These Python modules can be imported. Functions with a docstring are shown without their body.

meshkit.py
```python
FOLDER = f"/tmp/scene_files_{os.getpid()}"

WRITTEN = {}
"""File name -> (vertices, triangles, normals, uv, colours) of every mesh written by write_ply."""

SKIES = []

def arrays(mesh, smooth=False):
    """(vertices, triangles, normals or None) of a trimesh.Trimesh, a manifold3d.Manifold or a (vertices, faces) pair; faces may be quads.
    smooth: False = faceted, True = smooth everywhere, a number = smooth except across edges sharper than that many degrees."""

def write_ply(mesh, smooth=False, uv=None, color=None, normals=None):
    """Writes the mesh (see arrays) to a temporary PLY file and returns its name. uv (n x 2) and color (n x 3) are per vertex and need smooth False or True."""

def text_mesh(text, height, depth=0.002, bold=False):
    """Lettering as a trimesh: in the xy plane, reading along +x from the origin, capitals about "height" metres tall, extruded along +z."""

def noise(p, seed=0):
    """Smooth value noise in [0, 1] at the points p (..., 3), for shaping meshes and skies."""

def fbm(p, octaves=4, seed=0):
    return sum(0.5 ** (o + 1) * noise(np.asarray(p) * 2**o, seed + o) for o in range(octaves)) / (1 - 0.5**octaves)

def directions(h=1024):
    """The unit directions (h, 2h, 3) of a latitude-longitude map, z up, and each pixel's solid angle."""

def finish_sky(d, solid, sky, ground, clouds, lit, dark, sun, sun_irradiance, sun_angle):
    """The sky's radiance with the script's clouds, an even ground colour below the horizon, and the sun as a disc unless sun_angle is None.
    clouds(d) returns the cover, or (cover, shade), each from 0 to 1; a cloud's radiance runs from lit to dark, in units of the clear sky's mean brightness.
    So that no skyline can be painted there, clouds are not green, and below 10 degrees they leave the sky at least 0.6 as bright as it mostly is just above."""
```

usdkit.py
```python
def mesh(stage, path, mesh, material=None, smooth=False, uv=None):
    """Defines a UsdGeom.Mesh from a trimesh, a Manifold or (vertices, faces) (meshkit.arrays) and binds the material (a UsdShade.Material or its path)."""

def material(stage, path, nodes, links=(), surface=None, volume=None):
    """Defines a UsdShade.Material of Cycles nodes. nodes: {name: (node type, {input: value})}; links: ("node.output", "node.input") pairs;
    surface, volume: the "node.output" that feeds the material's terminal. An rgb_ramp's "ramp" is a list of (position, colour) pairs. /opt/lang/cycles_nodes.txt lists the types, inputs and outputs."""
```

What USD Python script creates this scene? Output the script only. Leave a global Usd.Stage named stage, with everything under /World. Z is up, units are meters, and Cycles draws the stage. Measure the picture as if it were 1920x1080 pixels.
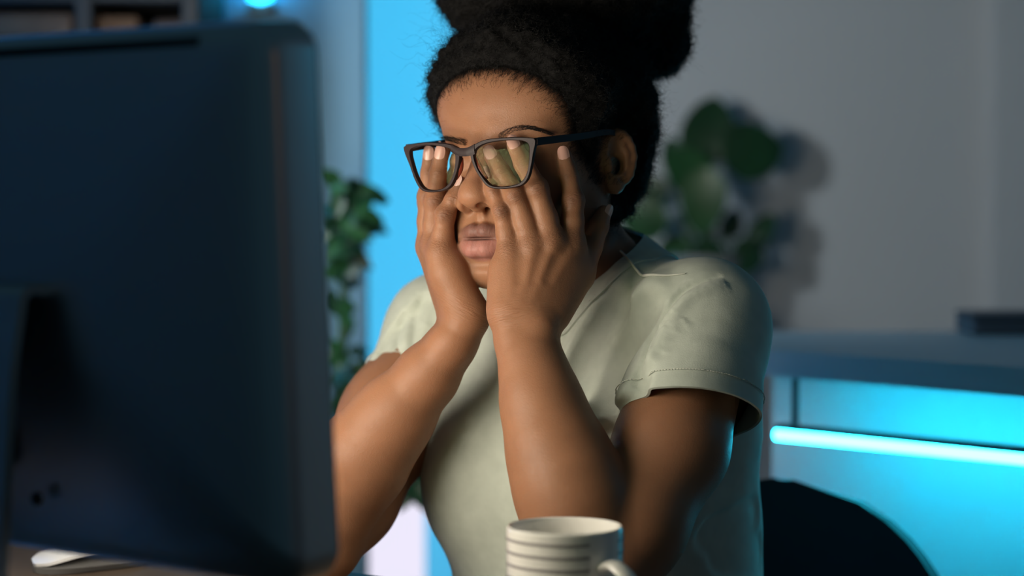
import math, sys
import numpy as np, trimesh, shapely
import shapely.geometry as sg
import scipy.ndimage as nd
import meshkit, usdkit
from pxr import Gf, Sdf, Usd, UsdGeom, UsdLux, UsdShade, Vt

stage = Usd.Stage.CreateInMemory()
UsdGeom.SetStageUpAxis(stage, 'Z'); UsdGeom.SetStageMetersPerUnit(stage, 1.0)
W = UsdGeom.Xform.Define(stage, '/World')

# ---------------------------------------------------------------- camera
FPX, HC, DESK = 4000.0, 1.081, 0.730          # focal length in pixels of a 1920 px wide frame; lens height; desk height
PITCH = math.atan(180 / FPX)
FW = np.array([0, math.cos(PITCH), -math.sin(PITCH)]); UP = np.array([0, math.sin(PITCH), math.cos(PITCH)])
C = np.array([0, 0, HC])
def P(x, y, d):
    """The point that lies d metres in front of the lens along the picture's pixel (x, y)."""
    return C + d * (FW + np.array([(x - 960) / FPX, 0, 0]) + (540 - y) / FPX * UP)
cam = UsdGeom.Camera.Define(stage, '/World/camera')
cam.AddTranslateOp().Set(Gf.Vec3d(*C)); cam.AddRotateXOp().Set(90 - math.degrees(PITCH))
cam.CreateHorizontalApertureAttr(36.0); cam.CreateFocalLengthAttr(36.0 * FPX / 1920)
cam.CreateFStopAttr(2.5); cam.CreateFocusDistanceAttr(1.815); cam.CreateClippingRangeAttr((0.05, 100.0))
cam.CreateExposureAttr(0.0)

# ---------------------------------------------------------------- light of the room
dome = UsdLux.DomeLight.Define(stage, '/World/night_air'); dome.CreateIntensityAttr(1.0); dome.CreateColorAttr(Gf.Vec3f(.0042, .0105, .0145))
def rect_light(name, pos, towards, w, h, color, power):
    """An area light at pos that shines towards a point."""
    l = UsdLux.RectLight.Define(stage, '/World/' + name); l.CreateWidthAttr(w); l.CreateHeightAttr(h); l.CreateIntensityAttr(power); l.CreateColorAttr(Gf.Vec3f(*color))
    m = Gf.Matrix4d().SetLookAt(Gf.Vec3d(*pos), Gf.Vec3d(*towards), Gf.Vec3d(0, 0, 1)).GetInverse(); l.AddTransformOp().Set(m); return l
# blue LED strips hidden behind the end of the grey wall and behind the partition, washing the recess in blue
rect_light('blue_strip_light', (0.08, 3.86, 1.2), (-.30, 4.2, 1.2), .05, 2.2, (.06, .60, 1.0), 10)
rect_light('blue_strip_light_001', (-.46, 3.76, 1.2), (-.05, 4.2, 1.2), .05, 2.2, (.06, .60, 1.0), 14)
# unseen blue light added to tint the partition, cyan strip on the wall at the right, unseen warm light added behind the lens
rect_light('added_blue_light', (-1.20, 2.52, 1.15), (-1.0, 3.1, 1.15), .08, 1.3, (.03, .42, 1.0), 30)
rect_light('cyan_wall_light', (2.15, 2.05, 1.5), (0, 1.75, 1.1), 1.4, .05, (.02, .60, 1.0), 5.5)
rect_light('added_warm_light', (1.5, -1.2, 1.45), (0, 1.6, 1.0), .30, .30, (1.0, .50, .24), 2.2)
SCREEN_RADIANCE, LED_RADIANCE, COLUMN_RADIANCE, LAMP_RADIANCE = 12.8, 38.0, 1.0, 150.0

# ---------------------------------------------------------------- helpers
MATS = {}
def mat(name, color=(.8, .8, .8), rough=.5, **kw):
    """A principled material; noise=(scale, amount) varies its colour, bump=(scale, strength, distance) its relief."""
    noise, bump = kw.pop('noise', None), kw.pop('bump', None)
    n = {'p': ('principled_bsdf', {'base_color': color, 'roughness': rough, **kw})}; l = []
    if noise or bump: n['g'] = ('texture_coordinate', {})
    if noise:
        n['n'] = ('noise_texture', {'scale': noise[0], 'detail': 4.0}); l.append(('g.object', 'n.vector'))
        a, b = 1 - noise[1], 1 + noise[1]
        n['r'] = ('rgb_ramp', {'ramp': [(.3, tuple(c * a for c in color)), (.7, tuple(min(1, c * b) for c in color))]}); l += [('n.fac', 'r.fac'), ('r.color', 'p.base_color')]
    if bump:
        n['m'] = ('noise_texture', {'scale': bump[0], 'detail': 3.0}); n['b'] = ('bump', {'strength': bump[1], 'distance': bump[2]})
        l += [('g.object', 'm.vector'), ('m.fac', 'b.height'), ('b.normal', 'p.normal')]
    MATS[name] = usdkit.material(stage, '/World/Looks/' + name, n, l, surface='p.BSDF'); return MATS[name]
def glow(name, color, strength):
    MATS[name] = usdkit.material(stage, '/World/Looks/' + name, {'e': ('emission', {'color': color, 'strength': strength})}, [], surface='e.emission')
COUNT = {}
def numbered(parent, name):
    k = COUNT[(parent, name)] = COUNT.get((parent, name), -1) + 1
    return f'{parent}/{name}' + (f'_{k:03d}' if k else '')
BASE = {}
def thing(name, label, category, loc=(0, 0, 0), group=None, kind=None):
    path = numbered('/World', name); x = UsdGeom.Xform.Define(stage, path); x.AddTranslateOp().Set(Gf.Vec3d(*map(float, loc)))
    tag(x.GetPrim(), label, category, group, kind); BASE[path] = np.asarray(loc, float); return path
def tag(prim, label=None, category=None, group=None, kind=None):
    for k, v in (('label', label), ('category', category), ('group', group), ('kind', kind)):
        if v: prim.SetCustomDataByKey(k, v)
def arr(mesh):
    if isinstance(mesh, list): mesh = trimesh.util.concatenate(mesh)
    if isinstance(mesh, trimesh.Trimesh): return np.array(mesh.vertices), np.array(mesh.faces)
    v, f = np.asarray(mesh[0], float), np.asarray(mesh[1], int)
    return v, (np.vstack([f[:, [0, 1, 2]], f[:, [0, 2, 3]]]) if f.shape[1] == 4 else f)
def part(parent, name, mesh, material, smooth=35, label=None):
    """A mesh given in the room's coordinates, as a part of a thing (or of a part)."""
    path = numbered(parent, name); off = BASE.get(parent, np.zeros(3)); BASE[path] = off
    v, f = arr(mesh); m = usdkit.mesh(stage, path, (v - off, f), MATS[material], smooth); tag(m.GetPrim(), label); return path
def struct(name, mesh, material, smooth=35):
    v, f = arr(mesh); m = usdkit.mesh(stage, numbered('/World', name), (v, f), MATS[material], smooth); tag(m.GetPrim(), kind='structure'); BASE['/World/' + name] = np.zeros(3); return '/World/' + name
def solo(name, label, category, mesh, material, smooth=35, group=None):
    v, f = arr(mesh); m = usdkit.mesh(stage, numbered('/World', name), (v, f), MATS[material], smooth); tag(m.GetPrim(), label, category, group)
def curves(path, pts, width, material, taper=True, basis='bspline'):
    n, k, _ = pts.shape; c = UsdGeom.BasisCurves.Define(stage, path); c.CreateTypeAttr('linear')
    c.CreatePointsAttr(Vt.Vec3fArray.FromNumpy(pts.reshape(-1, 3).astype(np.float32))); c.CreateCurveVertexCountsAttr(Vt.IntArray.FromNumpy(np.full(n, k, np.int32)))
    w = np.tile(np.linspace(1, .5, k) if taper else np.ones(k), n) * width
    c.CreateWidthsAttr(Vt.FloatArray.FromNumpy(w.astype(np.float32))); c.SetWidthsInterpolation('vertex')
    UsdShade.MaterialBindingAPI.Apply(c.GetPrim()).Bind(MATS[material]); return c

def box(lo, hi, bevel=0.0):
    lo, hi = np.minimum(lo, hi).astype(float), np.maximum(lo, hi).astype(float)
    if not bevel:
        m = trimesh.creation.box(hi - lo); m.apply_translation((lo + hi) / 2); return m
    pts = [np.where(np.array([i, j, k]), hi - bevel, lo + bevel) + bevel * np.array(s) for i in (0, 1) for j in (0, 1) for k in (0, 1)
           for s in ((1 if i else -1, 0, 0), (0, 1 if j else -1, 0), (0, 0, 1 if k else -1))]
    return trimesh.convex.convex_hull(np.array(pts))
def obox(o, ax, lo, hi, bevel=0.0):
    """A box in the frame with origin o and the rows of ax as axes."""
    m = box(lo, hi, bevel); m.vertices = np.asarray(o) + m.vertices @ np.asarray(ax); return m if np.linalg.det(ax) > 0 else (m.invert() or m)
def lathe(profile, n=48, at=(0, 0, 0)):
    m = trimesh.creation.revolve(np.array(profile, float), sections=n); m.apply_translation(at); return m
def tube(pts, r, n=10, closed=False, cap=True):
    p = np.asarray(pts, float); r = np.broadcast_to(r, len(p)); k = len(p)
    t = (np.roll(p, -1, 0) - np.roll(p, 1, 0)) if closed else np.gradient(p, axis=0); t /= np.linalg.norm(t, axis=1, keepdims=True) + 1e-12
    a = np.zeros_like(p); u = np.cross(t[0], [0, 0, 1.0] if abs(t[0][2]) < .9 else [1.0, 0, 0])
    for i in range(k): u = u - t[i] * (u @ t[i]); u /= np.linalg.norm(u); a[i] = u
    b = np.cross(t, a); th = np.arange(n) * 2 * np.pi / n
    v = p[:, None] + r[:, None, None] * (np.cos(th)[None, :, None] * a[:, None] + np.sin(th)[None, :, None] * b[:, None])
    i, j = np.meshgrid(np.arange(k if closed else k - 1), np.arange(n), indexing='ij'); i2 = (i + 1) % k
    q = np.stack([i * n + j, i * n + (j + 1) % n, i2 * n + (j + 1) % n, i2 * n + j], -1).reshape(-1, 4)
    v = v.reshape(-1, 3); f = np.vstack([q[:, [0, 1, 2]], q[:, [0, 2, 3]]])
    if cap and not closed:
        v = np.vstack([v, p[0] - t[0] * r[0] * .3, p[-1] + t[-1] * r[-1] * .3]); J = np.arange(n); m = len(v)
        f = np.vstack([f, np.stack([np.full(n, m - 2), (J + 1) % n, J], 1), np.stack([np.full(n, m - 1), (k - 1) * n + J, (k - 1) * n + (J + 1) % n], 1)])
    return trimesh.Trimesh(v, f, process=False)
def spline(pts, n=40, closed=False):
    """A Catmull-Rom curve through points."""
    p = np.asarray(pts, float); m = len(p); out = []
    segs = m if closed else m - 1
    for i in range(segs):
        g = (lambda j: p[j % m]) if closed else (lambda j: p[min(max(j, 0), m - 1)])
        a, b, c, d = g(i - 1), g(i), g(i + 1), g(i + 2)
        t = np.linspace(0, 1, max(2, n // segs), endpoint=False)[:, None]
        out.append(.5 * ((2 * b) + (c - a) * t + (2 * a - 5 * b + 4 * c - d) * t ** 2 + (3 * b - a - 3 * c + d) * t ** 3))
    return np.vstack(out + ([] if closed else [p[-1:]]))
def sheet(grid, t):
    """A grid of points (n, m, 3) as a plate of thickness t."""
    n, m, _ = grid.shape; v = grid.reshape(-1, 3); i, j = np.meshgrid(np.arange(n - 1), np.arange(m - 1), indexing='ij')
    q = np.stack([i * m + j, (i + 1) * m + j, (i + 1) * m + j + 1, i * m + j + 1], -1).reshape(-1, 4); f = np.vstack([q[:, [0, 1, 2]], q[:, [0, 2, 3]]])
    N = trimesh.Trimesh(v, f, process=False).vertex_normals; k = len(v)
    rim = np.r_[np.arange(m), np.arange(1, n) * m + m - 1, (n - 1) * m + np.arange(m - 2, -1, -1), np.arange(n - 2, 0, -1) * m]; r2 = np.roll(rim, -1)
    return trimesh.Trimesh(np.vstack([v + N * t / 2, v - N * t / 2]), np.vstack([f, f[:, ::-1] + k, np.stack([rim, rim + k, r2], 1), np.stack([r2, rim + k, r2 + k], 1)]), process=False)

# ---------------------------------------------------------------- materials
mat('wall_paint', (.62, .64, .66), .9, bump=(180, .15, .002)); mat('blue_lit_paint', (.25, .47, .66), .9, bump=(180, .15, .002)); mat('recess_paint', (.80, .82, .84), .9, bump=(180, .15, .002))  # partition colour takes in the blue light that falls on that wall
mat('floor_wood', (.10, .07, .05), .5, noise=(6, .3)); mat('desk_wood', (.10, .075, .055), .42, noise=(9, .25)); mat('dark_metal', (.05, .055, .06), .5, metallic=.6)
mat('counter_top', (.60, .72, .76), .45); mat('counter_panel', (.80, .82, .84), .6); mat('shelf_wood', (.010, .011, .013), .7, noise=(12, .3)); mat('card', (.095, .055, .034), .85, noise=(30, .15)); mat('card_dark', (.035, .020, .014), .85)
mat('slate', (.06, .09, .12), .5); mat('aluminium', (.56, .58, .60), .36, metallic=1.0, bump=(1500, .06, .0004)); mat('black_plastic', (.012, .012, .014), .45); mat('glass_black', (.01, .01, .01), .12)
mat('white_gloss', (.80, .82, .84), .18); mat('grey_felt', (.10, .10, .10), .8); mat('ceramic', (.78, .76, .72), .16, coat_weight=.4); mat('stripe_glaze', (.33, .31, .31), .22)
mat('chair_plastic', (.010, .014, .015), .55); mat('leaf', (.012, .052, .018), .38, noise=(14, .35)); mat('leaf_light', (.022, .085, .026), .38, noise=(14, .35)); mat('stem', (.05, .10, .03), .6); mat('soil', (.03, .02, .015), .95); mat('pot_white', (.7, .7, .7), .4); mat('pot_grey', (.25, .25, .26), .6)
mat('denim', (.03, .045, .08), .85, noise=(300, .2)); mat('shoe', (.5, .5, .5), .6); mat('shade_metal', (.12, .12, .12), .45)
glow('screen_dim', (.30, .45, .20), .9); glow('screen_bar', (.75, .85, .35), 2.0); glow('led', (.02, .64, .94), LED_RADIANCE); glow('led_blue', (.02, .55, 1.0), 7.0); glow('column_glow', (.86, .82, .98), COLUMN_RADIANCE)
usdkit.material(stage, '/World/Looks/screen_glow', {'g': ('texture_coordinate', {}), 'e': ('emission', {'color': (1.0, .885, .73), 'strength': SCREEN_RADIANCE})}, [], surface='e.emission'); MATS['screen_glow'] = UsdShade.Material.Get(stage, '/World/Looks/screen_glow')
# ---------------------------------------------------------------- signed distance modelling
def smin(a, b, k):
    if k <= 0: return np.minimum(a, b)
    h = np.maximum(k - np.abs(a - b), 0) / k
    return np.minimum(a, b) - h * h * (k * 0.25)

def smax(a, b, k): return -smin(-a, -b, k)

def cone(a, b, r1, r2):
    """Round cone from a to b: a function of (X, Y, Z) and its bounds."""
    a, b = np.asarray(a, float), np.asarray(b, float)
    ba = b - a; l2 = float(ba @ ba); rr = r1 - r2; a2 = l2 - rr * rr; il2 = 1.0 / max(l2, 1e-12)
    def fn(X, Y, Z):
        px, py, pz = X - a[0], Y - a[1], Z - a[2]
        y = px * ba[0] + py * ba[1] + pz * ba[2]
        z = y - l2
        vx, vy, vz = px * l2 - ba[0] * y, py * l2 - ba[1] * y, pz * l2 - ba[2] * y
        x2 = vx * vx + vy * vy + vz * vz
        y2, z2 = y * y * l2, z * z * l2
        k = np.sign(rr) * rr * rr * x2
        d = (np.sqrt(np.maximum(x2 * a2 * il2, 0)) + y * rr) * il2 - r1
        d = np.where(np.sign(y) * a2 * y2 < k, np.sqrt(x2 + y2) * il2 - r1, d)
        return np.where(np.sign(z) * a2 * z2 > k, np.sqrt(x2 + z2) * il2 - r2, d)
    return fn, np.minimum(a - r1, b - r2), np.maximum(a + r1, b + r2)

def ell(c, r, axes=None):
    """Ellipsoid with centre c, radii r along the rows of axes."""
    c, r = np.asarray(c, float), np.asarray(r, float)
    A = np.eye(3) if axes is None else np.asarray(axes, float)
    def fn(X, Y, Z):
        p = [X - c[0], Y - c[1], Z - c[2]]
        k0 = k1 = 0
        for i in range(3):
            q = (p[0] * A[i, 0] + p[1] * A[i, 1] + p[2] * A[i, 2]) / r[i]
            k0 = k0 + q * q; k1 = k1 + (q / r[i]) ** 2
        k0, k1 = np.sqrt(k0), np.sqrt(k1)
        return k0 * (k0 - 1) / np.maximum(k1, 1e-9)
    e = np.sqrt(((A * r[:, None]) ** 2).sum(0))
    return fn, c - e, c + e

def half(p, n):
    p, n = np.asarray(p, float), np.asarray(n, float) / np.linalg.norm(n)
    return lambda X, Y, Z: (X - p[0]) * n[0] + (Y - p[1]) * n[1] + (Z - p[2]) * n[2]

class Field:
    def __init__(s, lo, hi, h, fill=0.08):
        s.h, s.lo = h, np.floor(np.asarray(lo, float) / h) * h
        s.n = np.ceil((np.asarray(hi, float) - s.lo) / h).astype(int) + 1
        s.F = np.full(s.n, fill, np.float32)
    def like(s, fill=0.08, F=None):
        o = object.__new__(Field); o.h, o.lo, o.n = s.h, s.lo.copy(), s.n.copy(); o.F = np.full(s.n, fill, np.float32) if F is None else F.copy(); return o
    def box(s, lo, hi):
        i0 = np.clip(np.floor((np.asarray(lo) - s.lo) / s.h).astype(int), 0, s.n)
        i1 = np.clip(np.ceil((np.asarray(hi) - s.lo) / s.h).astype(int) + 1, 0, s.n)
        sl = tuple(slice(a, b) for a, b in zip(i0, i1))
        ax = [(s.lo[k] + s.h * np.arange(i0[k], i1[k])).astype(np.float32) for k in range(3)]
        return sl, (ax[0][:, None, None], ax[1][None, :, None], ax[2][None, None, :])
    def add(s, prim, k=0.0, op=smin, m=0.02):
        fn, lo, hi = prim
        sl, (X, Y, Z) = s.box(lo - m - k, hi + m + k)
        if 0 in s.F[sl].shape: return s
        d = fn(X, Y, Z)
        s.F[sl] = op(s.F[sl], d if op is smin else -d, k)
        return s
    def cut(s, prim, k=0.0): return s.add(prim, k, smax)
    def merge(s, o, k=0.0, op=smin, sign=1):
        """Unions a field on the same lattice into this one."""
        off = np.round((o.lo - s.lo) / s.h).astype(int)
        a, b = np.maximum(off, 0), np.minimum(off + o.n, s.n)
        ss = tuple(slice(x, y) for x, y in zip(a, b)); oo = tuple(slice(x, y) for x, y in zip(a - off, b - off))
        s.F[ss] = op(s.F[ss], sign * o.F[oo], k)
        return s
    def at(s, p):
        q = (np.asarray(p, float) - s.lo) / s.h
        q = np.clip(q, 0, s.n - 1.001); i = q.astype(int); t = q - i
        out = 0
        for a in (0, 1):
            for b in (0, 1):
                for c in (0, 1):
                    w = (t[..., 0] if a else 1 - t[..., 0]) * (t[..., 1] if b else 1 - t[..., 1]) * (t[..., 2] if c else 1 - t[..., 2])
                    out = out + w * s.F[i[..., 0] + a, i[..., 1] + b, i[..., 2] + c]
        return out
    def grad(s, p):
        e = s.h; p = np.asarray(p, float); g = np.stack([s.at(p + e * np.eye(3)[k]) - s.at(p - e * np.eye(3)[k]) for k in range(3)], -1)
        return g / (np.linalg.norm(g, axis=-1, keepdims=True) + 1e-12)
    def mesh(s, relax=2):
        """Naive surface nets, then a little relaxation pulled back onto the surface. Returns vertices and quads."""
        F = s.F; S = F < 0
        cnt = np.zeros(np.array(S.shape) - 1, np.uint8)
        cs = [(a, b, c) for a in (0, 1) for b in (0, 1) for c in (0, 1)]
        view = lambda A, a, b, c: A[a:A.shape[0] - 1 + a, b:A.shape[1] - 1 + b, c:A.shape[2] - 1 + c]
        for a, b, c in cs: cnt += view(S, a, b, c)
        act = np.argwhere((cnt > 0) & (cnt < 8)); del cnt
        idx = {}
        val = {o: F[act[:, 0] + o[0], act[:, 1] + o[1], act[:, 2] + o[2]] for o in cs}
        pos = np.zeros((len(act), 3)); num = np.zeros(len(act))
        for o in cs:
            for k in range(3):
                if o[k] == 0:
                    o2 = tuple(o[j] + (j == k) for j in range(3))
                    f0, f1 = val[o], val[o2]; x = (f0 < 0) != (f1 < 0)
                    t = np.where(x, f0 / np.where(x, f0 - f1, 1), 0)
                    p = np.tile(np.array(o, float), (len(act), 1)); p[:, k] += t
                    pos += p * x[:, None]; num += x
        V = s.lo + s.h * (act + pos / num[:, None])
        lut = np.full(np.array(S.shape) - 1, -1, np.int32); lut[tuple(act.T)] = np.arange(len(act))
        Q = []
        for k in range(3):
            sl0 = [slice(1, -1)] * 3; sl1 = [slice(1, -1)] * 3; sl0[k] = slice(0, -1); sl1[k] = slice(1, None)
            A, B = S[tuple(sl0)], S[tuple(sl1)]
            e = np.argwhere(A != B); off = np.ones(3, int); off[k] = 0; g = e + off
            inside = A[tuple(e.T)]
            u, w = (k + 1) % 3, (k + 2) % 3; du, dw = np.eye(3, dtype=int)[u], np.eye(3, dtype=int)[w]
            q = np.stack([lut[tuple((g - a * du - b * dw).T)] for a, b in ((1, 1), (0, 1), (0, 0), (1, 0))], 1)
            q[~inside] = q[~inside][:, ::-1]
            Q.append(q)
        Q = np.concatenate(Q); Q = Q[(Q >= 0).all(1)]
        for _ in range(relax):
            acc, n = np.zeros_like(V), np.zeros(len(V))
            for i in range(4):
                np.add.at(acc, Q[:, i], V[Q[:, (i + 1) % 4]] + V[Q[:, (i + 3) % 4]]); np.add.at(n, Q[:, i], 2)
            V = 0.5 * V + 0.5 * acc / np.maximum(n, 1)[:, None]
            V -= s.grad(V) * np.clip(s.at(V), -s.h, s.h)[:, None]
        return V, Q
# ---------------------------------------------------------------- the room
YB, YR, YP = 3.70, 4.20, 3.10                      # grey back wall, blue recess, partition on the left
struct('floor', box((-3, -1.5, -.08), (3.2, 4.6, 0)), 'floor_wood')
XW = .02; xr = (1866 - 960) / FPX * (YB - .05)
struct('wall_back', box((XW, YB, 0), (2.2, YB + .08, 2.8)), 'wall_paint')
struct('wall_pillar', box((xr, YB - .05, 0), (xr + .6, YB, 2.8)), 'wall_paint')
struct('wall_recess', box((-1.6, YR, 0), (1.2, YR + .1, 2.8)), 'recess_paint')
struct('wall_partition', box((-3, YP, 0), ((683 - 960) / FPX * YP, YP + .08, 2.8)), 'blue_lit_paint')
struct('wall_left', box((-3.1, -1.5, 0), (-3, YP, 2.8)), 'wall_paint')
struct('wall_right', box((2.2, -1.5, 0), (2.3, YB + .1, 2.8)), 'wall_paint')

# ---------------------------------------------------------------- counter with the cyan LED bar
CT = .900
def on_level(x, y, z):
    """The point of the picture's pixel that lies at height z."""
    d = P(x, y, 1.0) - C; return C + d * (z - HC) / d[2]
e0, e1 = on_level(1440, 656, CT), on_level(1920, 690, CT)
ed = (e1 - e0); ed /= np.linalg.norm(ed); en = np.array([ed[1], -ed[0], 0]); en *= -np.sign(en[1])          # along the front edge; out of the front
yb = on_level(1600, 621, CT)[1]
ct = thing('counter', 'pale grey counter with an oblique front edge behind the chair', 'counter', (.55, 2.6, 0))
ca = e0 - ed * .16; cb = e0 + ed * 1.05
top = sg.Polygon([ca[:2], cb[:2], (cb[0] + .02, yb), (ca[0], yb)])
m = trimesh.creation.extrude_polygon(top, .030); m.apply_translation((0, 0, CT - .030)); part(ct, 'worktop', m, 'counter_top')
ax = np.array([ed, en, [0, 0, 1.0]]); ln = 1.0
pb0 = e0 - en * .15 - ed * .12
part(ct, 'front_panel', obox(pb0, ax, (0, -.02, .06 - CT), (ln, 0, -.0305)), 'counter_panel')
part(ct, 'plinth', obox(pb0, ax, (.01, -.05, -CT), (ln - .01, -.021, .06 - CT)), 'dark_metal')
# the light bar hangs under the front edge
b0, b1 = on_level(1462, 805, HC - .272), on_level(1990, 857, HC - .272)
bz = b0[2]; bd = (b1 - b0) / np.linalg.norm(b1 - b0); bn = np.array([bd[1], -bd[0], 0]); bn *= -np.sign(bn[1]); bax = np.array([bd, bn, [0, 0, 1.0]]); bl = np.linalg.norm(b1 - b0)
lb = thing('light_bar', 'glowing cyan LED tube light hanging under the front edge of the grey counter', 'light', b0)
part(lb, 'housing', obox(b0, bax, (.0, -.010, .0005), (bl, .010, .0065), .001), 'shade_metal')
part(lb, 'tube', tube([b0 - [0, 0, .0062] + bd * t for t in np.linspace(-.004, bl, 12)], .0060, 16), 'led')
for t in (.022, bl - .03): part(lb, 'hanger', obox(b0, bax, (t - .003, -.003, .0065), (t + .003, .003, CT - .031 - bz)), 'shade_metal')
# box on the counter
o = on_level(1822, 629, CT)
bx = thing('storage_box', 'dark slate blue lidded box lying at the right end of the counter', 'box', o)
part(bx, 'body', box(o + [0, -.005, .0005], o + [.16, .10, .020], .003), 'slate'); part(bx, 'lid', box(o + [-.002, -.007, .0205], o + [.162, .102, .027], .003), 'slate')

# ---------------------------------------------------------------- plants
rng = np.random.default_rng(7)
def leaf(base, tip, width, normal, cup=.12, round_=1.0, n=9, m=5):
    """A leaf blade from base to tip."""
    base, tip = np.asarray(base, float), np.asarray(tip, float); d = tip - base; L = np.linalg.norm(d); d /= L
    s = np.cross(d, normal); s /= np.linalg.norm(s) + 1e-9; N = np.cross(s, d)
    u = np.linspace(0, 1, n); w = np.sin(np.pi * np.clip(u, .015, .995) ** (.75 if round_ else .6)) ** (.55 if round_ else .8) * width / 2
    k = np.linspace(-1, 1, m)
    g = base + u[:, None, None] * L * d + k[None, :, None] * w[:, None, None] * s + ((np.abs(k)[None, :] * cup * w[:, None]) - (.18 * L * u ** 2)[:, None])[..., None] * N
    return sheet(g, .0012)
def pot(parent, at, r, h, material):
    part(parent, 'pot', lathe([(0, 0), (r * .78, 0), (r * .8, .004), (r, h - .012), (r, h), (r * .93, h), (r * .9, h - .03), (0, h - .03)], 40, at), material)
    part(parent, 'soil', lathe([(0, h - .032), (r * .89, h - .032), (r * .88, h - .024), (0, h - .018)], 24, at), 'soil')
# round-leaved plant on a stand in front of the back wall
D1 = 3.58
zp = P(1322, 590, D1)[2]
o = P(1322, 590, D1)
so = np.array([o[0], o[1], 0])
sd = thing('plant_stand', 'slim dark plant stand behind the shoulder, under the round-leaved plant', 'stand', so)
part(sd, 'top', lathe([(0, zp - .018), (.085, zp - .018), (.085, zp - .001), (0, zp - .001)], 40, so), 'dark_metal')
for a in (30, 150, 270):
    c_, s_ = math.cos(math.radians(a)), math.sin(math.radians(a)); part(sd, 'leg', tube([so + [c_ * .07, s_ * .07, zp - .018], so + [c_ * .12, s_ * .12, 0.006]], .008, 10), 'dark_metal')
pl = thing('potted_plant', 'round-leaved green plant in a grey pot against the back wall, right of the head', 'plant', o)
pot(pl, o, .062, .10, 'pot_grey')
head_ = o + [0, 0, .09]
for (x, y, w, h, ang, dd, mt) in ((1330, 243, 108, 128, 10, .02, 'leaf'), (1413, 282, 118, 116, 75, -.02, 'leaf'), (1290, 318, 92, 100, -40, -.05, 'leaf_light'), (1318, 378, 88, 126, 185, -.08, 'leaf_light'),
                                   (1205, 410, 84, 92, -75, -.02, 'leaf_light'), (1372, 418, 46, 58, 20, .03, 'leaf'), (1428, 432, 52, 78, 25, .0, 'leaf'), (1404, 480, 70, 62, 95, -.03, 'leaf'), (1335, 482, 78, 66, 80, -.06, 'leaf'),
                                   (1268, 296, 60, 84, -20, .06, 'leaf'), (1222, 352, 56, 64, -60, .07, 'leaf'), (1262, 470, 70, 66, -95, .02, 'leaf_light')):
    c = P(x, y, D1 + dd); a = np.radians(ang); dr = np.array([np.sin(a), 0, np.cos(a)]); L = h * D1 / FPX
    nrm = np.array([rng.normal(0, .25), -1, .35 + rng.normal(0, .15)])
    b = c - dr * L / 2; mid = (b + head_) / 2 + np.array([rng.normal(0, .015), 0, .03])
    part(pl, 'leaf', leaf(b, c + dr * L / 2, w * D1 / FPX, nrm), mt, True)
    part(pl, 'stem', tube(spline([head_ - [0, 0, .02], mid, b], 12), .0022, 6), 'stem')
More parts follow.
